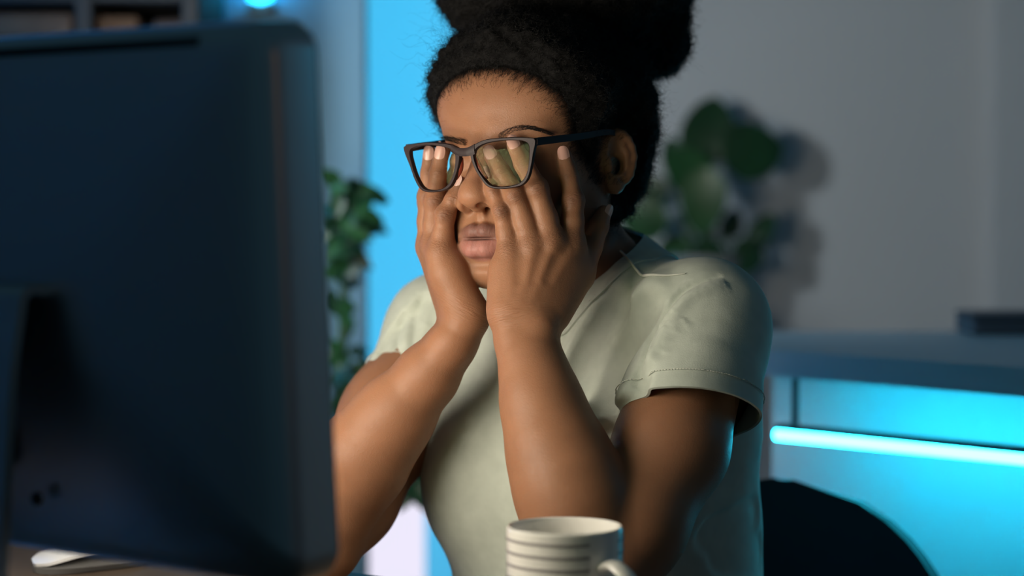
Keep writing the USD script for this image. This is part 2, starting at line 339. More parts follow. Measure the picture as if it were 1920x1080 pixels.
# bushy plant on a stand at the left, in front of the partition
D2 = 2.85
o = np.array([P(606, 800, D2)[0], D2, 0])
pt = thing('leafy_plant', 'tall bushy small-leaved plant in a white pot behind the monitor edge', 'plant', o)
pot(pt, o, .10, .34, 'pot_white')
st = [o + [0, 0, .30], P(628, 900, D2), P(640, 760, D2), P(645, 560, D2), P(660, 430, D2), P(672, 350, D2)]
main = spline(st, 40); part(pt, 'stem', tube(main, .006, 8), 'stem')
cl = [(672, 350, 22, 10), (640, 350, 18, 6), (690, 365, 16, 6), (650, 405, 28, 12), (675, 420, 22, 8), (635, 440, 20, 8), (655, 470, 26, 10), (632, 520, 20, 8), (628, 580, 16, 6), (645, 665, 22, 9), (665, 690, 18, 7), (640, 720, 22, 9), (632, 760, 16, 6)]
for (x, y, s, n) in cl:
    for i in range(n):
        c = P(x + rng.normal(0, s * .55), y + rng.normal(0, s * .5), D2 + rng.normal(0, .05))
        dr = rng.normal(0, 1, 3) * [1, .6, .7] + [.2, -.2, -.35]; dr /= np.linalg.norm(dr); L = rng.uniform(.026, .042)
        part(pt, 'leaf', leaf(c, c + dr * L, L * .62, [rng.normal(0, .4), -1, .6], round_=0, n=6, m=3), 'leaf_light' if rng.random() < .45 else 'leaf', True)
br = spline([P(630, 940, D2), P(690, 935, D2 - .05), P(760, 905, D2 - .05)], 12); part(pt, 'branch', tube(br, .003, 6), 'stem')
for i in range(7):
    c = P(782 + rng.normal(0, 16), 912 + rng.normal(0, 9), D2 - .05 + rng.normal(0, .02)); dr = np.array([rng.normal(.3, .7), -.2, rng.normal(-.2, .4)]); dr /= np.linalg.norm(dr)
    part(pt, 'leaf', leaf(c, c + dr * .045, .026, [0, -1, .5], round_=0, n=6, m=3), 'leaf', True)

# ---------------------------------------------------------------- glowing column lamp and blue light tube at the left
o = np.array([P(732, 1000, 3.5)[0], 3.5, 0])
cz = P(735, 928, 3.5)[2]
lp = thing('column_lamp', 'glowing white column lamp standing on the floor behind the elbow', 'lamp', o)
part(lp, 'base', lathe([(0, 0), (.075, 0), (.075, .025), (0, .025)], 40, o), 'shade_metal')
part(lp, 'shade', lathe([(0, .026), (.056, .026), (.056, cz - .02), (.046, cz), (0, cz)], 48, o), 'column_glow')
x0 = P(489, 0, YP - .04); z0 = P(489, 27, YP - .04)[2]
tl = thing('wall_light', 'vertical blue LED tube on the wall above the monitor', 'light', (x0[0], YP, z0))
part(tl, 'tube', tube([(x0[0], YP - .03, z0 + .02), (x0[0], YP - .03, z0 + .5)], .017, 16), 'led_blue')
part(tl, 'bracket', box((x0[0] - .019, YP - .03, z0 - .004), (x0[0] + .019, YP, z0 + .02), .003), 'shade_metal')

# ---------------------------------------------------------------- dark shelf unit at the upper left
D3 = 2.80
def at(x, y): return P(x, y, D3)
sx0, sx1 = at(-260, 0)[0], at(372, 0)[0]
su = thing('shelf_unit', 'dark wooden shelf unit with brown boxes at the upper left', 'shelf', ((sx0 + sx1) / 2, D3 + .12, 0))
zt = [at(0, -420)[2], at(0, 5)[2], .95, .55, .12]
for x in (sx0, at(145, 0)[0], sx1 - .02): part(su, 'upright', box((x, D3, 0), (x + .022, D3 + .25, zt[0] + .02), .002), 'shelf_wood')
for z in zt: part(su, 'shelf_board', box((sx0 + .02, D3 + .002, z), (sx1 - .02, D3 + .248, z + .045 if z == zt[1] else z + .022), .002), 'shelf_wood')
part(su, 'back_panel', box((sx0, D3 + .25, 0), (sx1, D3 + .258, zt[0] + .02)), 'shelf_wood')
for i, (xa, xb, t) in enumerate(((-120, 128, 22), (166, 252, 28), (288, 342, 34))):
    a, b = at(xa, 0), at(xb, t); k = ('brown cardboard box at the left on the upper shelf', 'small brown cardboard box right of the shelf upright', 'narrow dark brown box at the right end of the upper shelf')[i]
    q = thing('cardboard_box', k, 'box', ((a[0] + b[0]) / 2, D3 + .13, zt[2] + .022))
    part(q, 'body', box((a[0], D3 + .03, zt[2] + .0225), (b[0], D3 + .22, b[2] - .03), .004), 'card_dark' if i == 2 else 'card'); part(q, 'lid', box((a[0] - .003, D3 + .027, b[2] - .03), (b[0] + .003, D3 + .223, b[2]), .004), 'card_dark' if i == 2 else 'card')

# ---------------------------------------------------------------- unseen lamp added to light the back wall; long shade spares the person
hd_ = np.array([-.85, 1.95, 1.32]); lo_ = hd_ * [1, 1, 0]; aim = np.array([.60, YB, 1.10]); dv = (aim - hd_) / np.linalg.norm(aim - hd_)
fl = thing('added_floor_lamp', 'unseen black floor lamp with a long tubular shade, added to light the back wall', 'lamp', lo_)
part(fl, 'base', lathe([(0, 0), (.14, 0), (.14, .02), (.02, .03), (0, .03)], 40, lo_), 'shade_metal'); part(fl, 'pole', tube([lo_ + [0, 0, .03], hd_], .011, 12), 'shade_metal')
pr = np.array([(0, -.06), (.05, -.06), (.11, .0), (.11, .30), (.107, .30), (.107, .0), (.048, -.055), (0, -.055)])
sm = lathe(pr, 40); zx = np.cross([0, 0, 1.0], dv); zx /= np.linalg.norm(zx); sm.vertices = hd_ + sm.vertices @ np.array([zx, np.cross(dv, zx), dv]); part(fl, 'shade', sm, 'shade_metal')
dl = UsdLux.DiskLight.Define(stage, fl + '/bulb_light'); dl.CreateRadiusAttr(.08); dl.CreateIntensityAttr(LAMP_RADIANCE); dl.CreateColorAttr(Gf.Vec3f(.84, .95, 1.0))
dl.AddTransformOp().Set(Gf.Matrix4d().SetLookAt(Gf.Vec3d(*(hd_ + dv * .01 - lo_)), Gf.Vec3d(*(aim - lo_)), Gf.Vec3d(0, 0, 1)).GetInverse())

# ---------------------------------------------------------------- desk
MD = np.array([-np.cos(np.radians(37.4)), np.sin(np.radians(37.4)), 0.0])       # along the monitor, to the left of the picture
MN = np.array([-MD[1], MD[0], 0.0]); MN = np.array([np.sin(np.radians(37.4)), np.cos(np.radians(37.4)), 0])   # the way the screen faces
ez = np.array([0, 0, 1.0])
q0 = np.array([.0765, 1.790, 0.0])                                                  # a point of the sitter's edge of the desk
dk = thing('desk', 'brown wooden desk under the monitor and the mug', 'desk', q0 + MD * .3 - MN * .35)
dax = np.array([MD, MN, ez])
part(dk, 'desk_top', obox(q0, dax, (-.42, -.78, DESK - .03), (1.15, 0, DESK), .003), 'desk_wood')
for u in (-.36, 1.09):
    for v in (-.72, -.06): part(dk, 'leg', obox(q0, dax, (u - .025, v - .025, 0), (u + .025, v + .025, DESK - .03), .003), 'dark_metal')
part(dk, 'back_rail', obox(q0, dax, (-.34, -.73, DESK - .11), (1.07, -.71, DESK - .03)), 'dark_metal')

# ---------------------------------------------------------------- monitor
TILT, MH, MW = .0622, .3613, .62
r_bot = P(640.7, 1087.7, 1.38)
mu = ez * np.cos(TILT) - MN * np.sin(TILT); mn = MN * np.cos(TILT) + ez * np.sin(TILT)                          # up the panel, out of the screen
mo = r_bot.copy(); max_ = np.array([MD, mu, mn])
mon = thing('monitor', 'large aluminium desktop computer seen from behind at the left', 'computer', (mo + MD * MW / 2) * [1, 1, 0] + [0, 0, DESK])
def rr(w0, h0, w1, h1, r, n=8):
    c = [(w1 - r, h1 - r, 0), (w0 + r, h1 - r, 90), (w0 + r, h0 + r, 180), (w1 - r, h0 + r, 270)]
    return np.array([(x + r * math.cos(math.radians(a + 90 * k / n)), y + r * math.sin(math.radians(a + 90 * k / n))) for x, y, a in c for k in range(n + 1)])
def loft(rings, o, ax, cap=True):
    n = len(rings[0]); v = np.vstack([o + np.column_stack([r[0], np.full(n, r[1])]) @ ax if isinstance(r, tuple) else o + r @ ax for r in rings]); f = []
    for k in range(len(rings) - 1):
        for i in range(n):
            a, b = k * n + i, k * n + (i + 1) % n; f += [(a, b, b + n), (a, b + n, a + n)]
    if cap:
        for k, flip in ((0, 1), (len(rings) - 1, 0)):
            c = len(v); v = np.vstack([v, v[k * n:(k + 1) * n].mean(0)])
            for i in range(n):
                t = (k * n + i, k * n + (i + 1) % n, c); f.append(t[::-1] if flip else t)
    m = trimesh.Trimesh(v, np.array(f), process=False); m.fix_normals(); return m
th = .032                                                                         # thickness of the straight edge
rings = []
for back, ins in ((0, .002), (.002, 0), (th, 0), (th + .006, .0025), (th + .011, .008), (th + .016, .018), (th + .022, .040), (th + .028, .08), (th + .032, .13), (th + .033, .145)):
    rings.append(np.column_stack([rr(ins, ins, MW - ins, MH - ins, max(.022 - ins * .2, .004) if ins < .05 else .022), np.full(36, -back)]))
shell = loft(rings, mo, max_)
part(mon, 'shell', shell, 'aluminium', 40)
part(mon, 'bezel', loft([np.column_stack([rr(i_, i_, MW - i_, MH - i_, .018), np.full(36, z_)]) for i_, z_ in ((.003, .0002), (.003, .0025), (.004, .003))], mo, max_), 'glass_black')
def panel(x0, x1, y0, y1, z):
    m = trimesh.Trimesh([mo + np.array([x, y, z]) @ max_ for x, y in ((x0, y0), (x1, y0), (x1, y1), (x0, y1))], [(0, 1, 2), (0, 2, 3)], process=False)
    return m if m.face_normals[0] @ mn > 0 else (m.invert() or m)
sc_ = part(mon, 'screen', panel(.018, MW - .018, .060, MH - .018, .0034), 'screen_dim', False, 'lit screen facing the person')
part(sc_, 'key_light_window', panel(.135, MW - .028, .072, MH - .040, .0040), 'screen_glow', False, 'bright warm white area of the screen, placed to steer the key light')  # screen layout made up; bright area on the far side shifts the light
part(sc_, 'side_bar', panel(.030, .120, .072, MH - .040, .0040), 'screen_bar', False)
def back_depth(x, y):
    ins = min(x, MW - x, y, MH - y); return th + np.interp(ins, [0, .0025, .008, .018, .04, .08, .13, .145], [0, .006, .011, .016, .022, .028, .032, .033])
# vent slot near the top of the back, follows the curve
g = []
for x in np.linspace(.060, MW - .060, 30):
    g.append([mo + np.array([x, MH - yy, -back_depth(x, MH - yy) - .0006]) @ max_ for yy in (.0090, .0108, .0126, .0144)])
part(mon, 'vent_slot', sheet(np.array(g), .0012), 'black_plastic')
# stand: an aluminium bracket that leaves the back and comes down to a foot
scx = MW / 2; sw = .114
hinge = mo + np.array([scx, MH * .52, -(th + .033)]) @ max_
fz = DESK + .0045
low = np.array([hinge[0], hinge[1], fz]) - MN * .050
prof = [hinge, hinge - MN * .007 + [0, 0, .003], hinge - MN * .017 + [0, 0, -.001], hinge - MN * .021 + [0, 0, -.014], hinge - MN * .030 + [0, 0, -.075], low + MN * .008 + [0, 0, .040], low + MN * .001 + [0, 0, .012], low + MN * .010, low + MN * .05, low + MN * .19]
pr = spline(prof[:7], 36); pr = np.vstack([pr, spline(prof[6:], 20)[1:]]); pr[:, 2] = np.maximum(pr[:, 2], fz)
grid = np.stack([pr + MD * w for w in np.linspace(-sw, sw, 7)], 1)
part(mon, 'stand', sheet(grid, .007), 'aluminium', 40)
pc = mo + np.array([scx - .046, MH * .215, -(th + .0325)]) @ max_
part(mon, 'cable_port', tube([pc, pc - mn * .0035], [.018, .018], 28), 'black_plastic')
pc = mo + np.array([scx - .090, MH * .125, -(th + .030)]) @ max_
part(mon, 'lock_slot', tube([pc, pc - mn * .003], [.0045, .0045], 12), 'black_plastic')

# ---------------------------------------------------------------- mouse on the desk beyond the monitor
ms = on_level(172, 1064, DESK)
mouse = thing('computer_mouse', 'white low arched computer mouse on the desk under the monitor edge', 'mouse', ms)
mx = np.array([.80, .60, 0]); mx /= np.linalg.norm(mx); my = np.array([-mx[1], mx[0], 0]); mfr = np.array([mx, my, ez])
def mouse_shell(z_of, w0, thick, n=26, m=13):
    g = np.zeros((n, m, 3))
    for i, u in enumerate(np.linspace(-1, 1, n)):
        hw = w0 * (1 - abs(u) ** 3.2) ** .42 if abs(u) < 1 else .003
        for j, v in enumerate(np.linspace(-1, 1, m)):
            g[i, j] = ms + np.array([u * .057, v * max(hw, .003), z_of(u, v)]) @ mfr
    return sheet(g, thick)
part(mouse, 'top_shell', mouse_shell(lambda u, v: .0085 + .0145 * (1 - u * u) - .0035 * v * v * (1 - u * u), .0290, .0030), 'white_gloss')
part(mouse, 'base', mouse_shell(lambda u, v: .0035 + .010 * (1 - u * u) * (1 - v * v), .0265, .006), 'grey_felt')
lg = ms + np.array([.035, 0, .0085 + .0145 * (1 - (.035 / .057) ** 2) + .0022]) @ mfr
part(mouse, 'badge', obox(lg, mfr, (-.005, -.004, -.0005), (.005, .004, .0003), .0002), 'grey_felt')

# ---------------------------------------------------------------- mug
mg = P(1059, 985, 1.62); rim_z = mg[2]; mg[2] = DESK; mh = rim_z - DESK; R = .0447
mug = thing('mug', 'off-white ceramic mug with thin grey stripes on the desk in front of the elbow', 'mug', mg)
pf = [(0, .002), (R * .72, .002), (R * .76, 0), (R * .82, .001), (R * .92, .006), (R * .985, .016), (R * .985, .03), (R, mh - .004), (R - .0006, mh - .001), (R - .0018, mh), (R - .0030, mh - .001), (R - .0038, mh - .006), (R * .90, .022), (R * .80, .009), (0, .007)]
part(mug, 'body', lathe(pf, 72, mg), 'ceramic')
aim_h = np.radians(-90 + 40)                                                  # the handle points towards the lens and to the right
hd = np.array([math.cos(aim_h), math.sin(aim_h), 0])
hp = spline([mg + hd * (R - .003) + [0, 0, mh - .028], mg + hd * (R + .012) + [0, 0, mh - .0235], mg + hd * (R + .028) + [0, 0, mh - .034], mg + hd * (R + .031) + [0, 0, mh - .052], mg + hd * (R + .020) + [0, 0, mh - .070], mg + hd * (R - .004) + [0, 0, mh - .080]], 36)
hs = np.cross(hd, ez); ring = []
t = np.gradient(hp, axis=0); t /= np.linalg.norm(t, axis=1, keepdims=True)
hv, hf = [], []
for i in range(len(hp)):
    nrm = np.cross(t[i], hs)
    for k in range(14):
        a = 2 * np.pi * k / 14; hv.append(hp[i] + hs * .0075 * np.cos(a) + nrm * .0042 * np.sin(a))
for i in range(len(hp) - 1):
    for k in range(14):
        a, b = i * 14 + k, i * 14 + (k + 1) % 14; hf += [(a, b, b + 14), (a, b + 14, a + 14)]
hm = trimesh.Trimesh(hv, hf, process=False); hm.fix_normals(); part(mug, 'handle', hm, 'ceramic')
a0 = aim_h + np.radians(-17); zs = [mh - .0085 - .0095 * k for k in range(8)]
for z in zs:
    rr_ = np.interp(z, [.03, mh - .004], [R * .985, R]) + .0002; aa = a0 - np.linspace(0, np.radians(322), 90)
    g = np.stack([[mg + [rr_ * math.cos(a), rr_ * math.sin(a), z + dz] for dz in (.0012, -.0012)] for a in aa])
    part(mug, 'stripe', sheet(g, .0003), 'stripe_glaze')

# ---------------------------------------------------------------- chair
BLc = np.array([np.cos(np.radians(36)), -np.sin(np.radians(36)), 0.0]); BFc = np.array([-np.sin(np.radians(36)), -np.cos(np.radians(36)), 0.0])
bc = np.array([.290, 2.245, 0])
ch = thing('chair', 'dark shell chair with a rounded backrest behind the seated person', 'chair', bc + BFc * .25)
g = []
for v in np.linspace(0, 1, 22):
    row = []
    for u in np.linspace(-1, 1, 21):
        hw = .232 * math.sqrt(max(0, 1 - max(0, (v - .36) / .64) ** 2.2)) if v < 1 else 0
        hw = max(hw, .012); x = u * hw
        row.append(bc + BLc * x + BFc * (.9 * x * x + .05 * (1 - v) ** 2) + ez * (.455 + .322 * v - .0 * u))
    g.append(row)
part(ch, 'backrest', sheet(np.array(g), .012), 'chair_plastic')
g = []
for v in np.linspace(0, 1, 14):
    row = []
    for u in np.linspace(-1, 1, 15):
        hw = .232 - .02 * v ** 4
        row.append(bc + BLc * u * hw + BFc * (.03 + .43 * v) + ez * (.452 + .022 * u * u * (1 - .5 * v) - .02 * math.sin(v * 3) - (.02 * (v - .8) / .2 if v > .8 else 0)))
    g.append(row)
part(ch, 'seat', sheet(np.array(g), .012), 'chair_plastic')
for a, b in ((-1, .08), (1, .08), (-1, .40), (1, .40)):
    part(ch, 'leg', tube([bc + BLc * a * .15 + BFc * b + ez * .432, bc + BLc * a * .20 + BFc * (b + (.07 if b > .2 else -.06))], [.013, .010], 12), 'dark_metal')
# ---------------------------------------------------------------- the head's own frame: f forward, l her left, u up
HS = 0.96
def head_axes(yaw, pit, roll):
    F = np.array([-np.sin(yaw) * np.cos(pit), -np.cos(yaw) * np.cos(pit), -np.sin(pit)])
    L = np.array([np.cos(yaw), -np.sin(yaw), 0.0]); U = np.cross(F, L)
    return F, L * np.cos(roll) + U * np.sin(roll), -L * np.sin(roll) + U * np.cos(roll)
HF, HL, HU = head_axes(np.radians(34.1), np.radians(-0.8), np.radians(1.9))
HO = P(1012, 293, 1.92)
HA = np.array([HF, HL, HU])
def H(f, l, u): return HO + HS * (f * HF + l * HL + u * HU)
def hell(c, r, ax=None): return ell(H(*c), np.array(r) * HS, HA if ax is None else np.asarray(ax) @ HA)
def hcone(a, b, r1, r2): return cone(H(*a), H(*b), r1 * HS, r2 * HS)

def build_head(h, ears=True):
    G = Field(H(0, 0, 0) - 0.17, H(0, 0, 0) + 0.17, h)
    G.add(hell((-.014, 0, .034), (.099, .074, .090)))
    G.add(hell((.012, 0, -.03), (.076, .064, .082)), .03)
    G.add(hell((.053, 0, .045), (.043, .073, .048)), .02)                # forehead
    for s in (-1, 1):
        G.add(hcone((.004, s * .055, -.055), (.068, s * .018, -.100), .016, .016), .03)   # jaw
        G.add(hell((.060, s * .040, -.034), (.026, .024, .026)), .02)     # cheek
        G.add(hell((.066, s * .022, -.066), (.022, .022, .030)), .02)     # flesh beside the mouth
        G.add(hcone((.084, s * .010, .019), (.070, s * .046, .020), .008, .007), .014)      # brow
    G.add(hcone((.078, -.008, -.102), (.078, .008, -.102), .0165, .0165), .02)  # chin
    G.add(hell((.083, 0, -.074), (.016, .026, .020)), .018)               # muzzle
    for s in (-1, 1):
        G.cut(hell((.098, s * .033, -.003), (.016, .017, .011)), .014)    # eye socket
        G.add(hell((.072, s * .033, -.005), (.0145, .0165, .0125)), .004)  # closed lids
        G.cut(hcone((.0875, s * .022, -.0085), (.082, s * .046, -.0095), .0007, .0007), .002)
    G.add(hcone((.090, 0, .006), (.107, 0, -.031), .0078, .0108), .012)  # nose
    G.add(hell((.108, 0, -.0385), (.0138, .0155, .0118)), .008)
    for s in (-1, 1):
        G.add(hell((.0975, s * .0172, -.0445), (.0115, .0074, .0085)), .006)
    for s in (-1, 1):
        G.cut(hell((.1065, s * .0098, -.0512), (.0100, .0047, .0048), [[.78, -s * .22, .58], [s * .22, .97, 0], [-.58, 0, .80]]), .0015)
    G.add(hcone((.103, 0, -.050), (.097, 0, -.058), .0042, .004), .005)   # columella
    # lips
    for s in (-1, 1):
        G.cut(hcone((.1035, s * .0006, -.0560), (.103, s * .0006, -.0625), .0022, .0022), .004)
        G.add(hcone((.1005, s * .0058, -.0702), (.0925, s * .0235, -.0750), .0078, .0050), .0035)
        G.add(hcone((.0985, s * .0065, -.0860), (.0915, s * .0220, -.0815), .0106, .0070), .004)
    for s in (-1, 1):
        G.cut(hell((.1050, s * .009, -.0768), (.0066, .0170, .0009), [[.97, -s * .22, 0], [s * .22, .97, 0], [0, 0, 1]]), .0018)
        G.cut(hcone((.0990, s * .0250, -.0775), (.0960, s * .0285, -.0782), .0020, .0014), .003)
    G.cut(hell((.102, 0, -.1000), (.008, .018, .004)), .008)                # below the lower lip
    # ears
    for s in (-1, 1) if ears else ():
        e = np.array([-.003, s * .0745, -.008]); a = np.radians(28)
        b = np.array([-np.cos(a), s * np.sin(a), 0]); n = np.array([np.sin(a), s * np.cos(a), 0]); up = np.array([-.18, 0, 1.0]); up /= np.linalg.norm(up)
        up = up - b * (up @ b); up /= np.linalg.norm(up)
        E = lambda x, y, z: tuple(e + (b * x + up * y + n * z) * .88)
        g = Field(H(*e) - .06, H(*e) + .06, h)
        g.lo = G.lo + np.round((g.lo - G.lo) / h) * h
        g.add(hell(E(.010, .004, .0015), (.0165, .0270, .0050), [b, up, n]))
        g.add(hell(E(.004, -.022, .0025), (.0095, .0110, .0050), [b, up, n]), .006)
        g.cut(hell(E(.009, .004, .0075), (.0120, .0215, .0055), [b, up, n]), .003)
        ang = np.radians(np.r_[200:-75:-22])
        ring = [E(.010 + .0165 * np.cos(t) * (1 if np.sin(t) > 0 else .9), .004 + .027 * np.sin(t), .004 + .002 * np.cos(t)) for t in ang]
        for p, q in zip(ring[:-1], ring[1:]): g.add(hcone(p, q, .0033, .0033), .002)
        anti = [E(.015, .019, .0035), E(.0185, .008, .0045), E(.0175, -.004, .0045), E(.011, -.013, .0045), E(.004, -.016, .004)]
        for p, q in zip(anti[:-1], anti[1:]): g.add(hcone(p, q, .0030, .0030), .003)
        g.cut(hell(E(.007, -.003, .003), (.0070, .0100, .0070), [b, up, n]), .004)
        g.add(hell(E(-.004, -.004, .004), (.0042, .0060, .0040), [b, up, n]), .004)
        G.merge(g, .006)
    return G
# ---------------------------------------------------------------- the woman's body: torso, neck, arms and hands
BL = np.array([np.cos(np.radians(36)), -np.sin(np.radians(36)), 0.0])     # her left
BF = np.array([-np.sin(np.radians(36)), -np.cos(np.radians(36)), 0.0])   # her front
ZU = np.array([0, 0, 1.0]); BA = np.array([BL, BF, ZU])
NB = P(1085, 505, 1.97); SL = P(1316, 614, 1.875); SR = P(835, 625, 2.065)
CH = P(1118, 775, 1.990); BE = P(1142, 1060, 2.005); NT = P(1084, 608, 1.985)

def torso_prims(g=0.0):
    """(primitive, blend) pairs of the trunk grown by g."""
    e = lambda c, r: ell(c, np.array(r) + g, BA)
    return [(e(CH, (.150, .098, .160)), 0), (e(BE - BF * -.006, (.148, .120, .200)), .05),
            (cone(NT, SL, .054 + g, .046 + g), .03), (cone(NT, SR, .054 + g, .046 + g), .03),
            (cone(SL, CH + BL * .10, .044 + g, .05 + g), .03), (cone(SR, CH - BL * .10, .044 + g, .05 + g), .03),
            (e(CH + BF * .066 + BL * .066 - ZU * .055, (.067, .064, .078)), .04),
            (e(CH + BF * .066 - BL * .066 - ZU * .055, (.067, .064, .078)), .04)]

def chain(F, pts, k):
    for a, b in zip(pts[:-1], pts[1:]): F.add(cone(P(*a[:3]), P(*b[:3]), a[3], b[3]), k)

ELBOW_L, ELBOW_R = (1140, 1074), (596, 1010)
# fingers: (x, y, depth, radius) from the knuckle to the tip
LEFT_FINGERS = {
    'index': [(1071, 456, 1.826, .0108), (1073, 415, 1.827, .0100), (1075, 376, 1.829, .0088), (1067, 330, 1.834, .0080), (1058, 292, 1.8385, .0066)],
    'middle': [(1036, 458, 1.815, .0112), (1023, 410, 1.815, .0106), (1007, 354, 1.8145, .0091), (982, 308, 1.821, .0083), (965, 272, 1.8275, .0070)],
    'ring': [(998, 464, 1.8135, .0110), (985, 418, 1.814, .0104), (967, 367, 1.815, .0088), (940, 324, 1.824, .0081), (922, 291, 1.830, .0069)],
    'pinky': [(957, 474, 1.8165, .0102), (951, 437, 1.817, .0094), (941, 396, 1.8175, .0078), (925, 357, 1.822, .0070), (916, 328, 1.8275, .0058)]}
LEFT_THUMB = [(1040, 590, 1.808, .0130), (1085, 515, 1.834, .0130), (1107, 462, 1.848, .0104), (1122, 425, 1.857, .0088), (1132, 399, 1.863, .0068)]
RIGHT_FINGERS = {
    'pinky': [(829, 472, 1.864, .0106), (831, 438, 1.862, .0094), (834, 404, 1.860, .0083), (849, 374, 1.858, .0070), (864, 342, 1.856, .0055)],
    'ring': [(815, 462, 1.880, .0108), (814, 420, 1.878, .0098), (815, 378, 1.876, .0088), (821, 326, 1.874, .0077), (828, 288, 1.873, .0065)],
    'middle': [(806, 462, 1.898, .0108), (803, 415, 1.896, .0098), (803, 370, 1.894, .0089), (805, 325, 1.891, .0077), (807, 288, 1.889, .0066)],
    'index': [(806, 465, 1.918, .0105), (802, 420, 1.917, .0092), (803, 378, 1.915, .0088), (816, 325, 1.910, .0078), (832, 280, 1.902, .0066)]}
RIGHT_THUMB = [(868, 585, 1.892, .0130), (850, 520, 1.915, .0125), (850, 468, 1.938, .0095), (860, 430, 1.950, .0080)]

def build_arm(h, side):
    left = side == 'left'
    lo, hi = (P(905, 1190, 1.66), P(1480, 230, 1.99)) if left else (P(480, 1190, 1.78), P(985, 230, 2.16))
    A = Field(np.minimum(lo, hi) - [0, 0, .0], np.maximum(lo, hi), h)
    if left:
        A.add(cone(SL, P(1258, 838, 1.805), .046, .0480)); A.add(cone(P(1258, 838, 1.805), P(1185, 990, 1.765), .0480, .0415), .012); A.add(cone(P(1185, 990, 1.765), P(1145, 1070, 1.745), .0415, .0365), .02)
        A.add(cone(P(1150, 1084, 1.755), P(1120, 1090, 1.742), .022, .022), .02)
        B = A.like()
        chain(B, [(1136, 1066, 1.745, .036), (1082, 955, 1.752, .0425), (1062, 895, 1.757, .0410), (1038, 830, 1.766, .0355), (1014, 750, 1.778, .0300), (998, 680, 1.789, .0262)], .02)
        for dx in (-15, 15):
            chain(B, [(998 + dx * .5, 690, 1.788, .0225), (984 + dx, 635, 1.797, .0175), (982 + dx, 598, 1.801, .0165)], .010)
        B.add(cone(P(1016, 612, 1.792), P(1014, 618, 1.793), .011, .011), .014)                         # ulna head
        palm = {'index': ((1003, 592, 1.803, .0150), .0115), 'middle': ((988, 588, 1.801, .0150), .0118), 'ring': ((968, 588, 1.801, .0150), .0115), 'pinky': ((950, 590, 1.803, .0150), .0108)}
        fingers, thumb = LEFT_FINGERS, LEFT_THUMB
        B.add(cone(P(947, 510, 1.817), P(951, 575, 1.808), .0140, .0150), .012)                         # edge of the hand
        B.add(cone(P(1040, 500, 1.828), P(1000, 560, 1.815), .020, .020), .012)                         # body of the palm
        B.add(cone(P(1066, 480, 1.832), P(1036, 560, 1.815), .014, .0135), .012)
    else:
        A.add(cone(SR, P(742, 782, 2.000), .046, .0465)); A.add(cone(P(742, 782, 2.000), P(650, 935, 1.945), .0465, .0435), .03); A.add(cone(P(650, 935, 1.945), P(598, 1015, 1.915), .0435, .038), .02)
        A.add(cone(P(590, 1030, 1.92), P(610, 1035, 1.90), .022, .022), .02)
        B = A.like()
        chain(B, [(602, 1000, 1.905, .0375), (676, 862, 1.892, .0400), (735, 785, 1.884, .0330), (800, 706, 1.876, .0262)], .02)
        for dd in (-.009, .009):
            chain(B, [(800, 706, 1.876 + dd * .6, .0245), (848, 645, 1.870 + dd, .0185), (876, 604, 1.868 + dd, .0162)], .012)
        palm = {'pinky': ((872, 592, 1.857, .0150), .0112), 'ring': ((862, 588, 1.868, .0155), .0118), 'middle': ((856, 585, 1.880, .0150), .0120), 'index': ((852, 580, 1.892, .0140), .0115)}
        fingers, thumb = RIGHT_FINGERS, RIGHT_THUMB
        B.add(cone(P(882, 588, 1.858), P(843, 512, 1.862), .0155, .0145), .012)                         # heel of the hand
        B.add(cone(P(843, 512, 1.862), P(829, 480, 1.864), .0145, .0118), .012)
    for name, (w, r) in palm.items():
        m = fingers[name][0]
        B.add(cone(P(*w[:3]), P(*m[:3]), w[3], r), .010)
    if left: chain(B, thumb[:2], .014)
    else: chain(B, thumb[:2], .014)
    if left:
        for (x0, y0, d0), (x1, y1, d1) in (((957, 474, 1.8105), (962, 560, 1.7915)), ((998, 466, 1.8068), (976, 568, 1.7890)), ((1036, 462, 1.8085), (992, 570, 1.7895)), ((1069, 462, 1.8190), (1010, 572, 1.7935))):
            B.add(cone(P(x0, y0 + 10, d0), P(x1, y1, d1), .0040, .0022), .006)
        for (x0, y0, d0), (x1, y1, d1) in (((977, 470, 1.7945), (975, 520, 1.7870)), ((1017, 468, 1.7940), (1002, 520, 1.7865)), ((1054, 466, 1.8010), (1030, 520, 1.7905))):
            B.cut(cone(P(x0, y0, d0), P(x1, y1, d1), .0040, .0016), .009)
    hand = B.like(F=B.F)
    for name, pts in list(fingers.items()) + [('thumb', thumb[1:])]:
        q = np.array([P(*p[:3]) for p in pts])
        f = Field(q.min(0) - .05, q.max(0) + .05, h)
        chain(f, pts, .003)
        if name != 'thumb':
            p = pts[2]; f.add(ell(P(p[0], p[1], p[2] - .0014), (p[3] * 1.005,) * 3), .005)              # middle joint
            p = pts[0]; f.add(ell(P(p[0], p[1] + 5, p[2] - .0052), (.0072, .0072, .0085)), .006)         # knuckle
        off = np.round((f.lo - B.lo) / h).astype(int)
        a, b = np.maximum(off, 0), np.minimum(off + f.n, B.n)
        ss = tuple(slice(x, y) for x, y in zip(a, b)); oo = tuple(slice(x, y) for x, y in zip(a - off, b - off))
        hand.F[ss] = smin(hand.F[ss], smin(B.F[ss], f.F[oo], .007), .0012)
    A.merge(hand, .008)
    return A

def build_body(h, head):
    B = Field([-.235, 1.66, HC - .42], [.265, 2.20, HC + .215], h)
    for p, k in torso_prims(): B.add(p, k)
    B.add(cone(NB - ZU * .03, H(-.030, 0, -.045), .054, .050), .03)          # neck
    B.merge(head, .02)
    for s in ('right', 'left'): B.merge(build_arm(h, s), .0015)
    return B
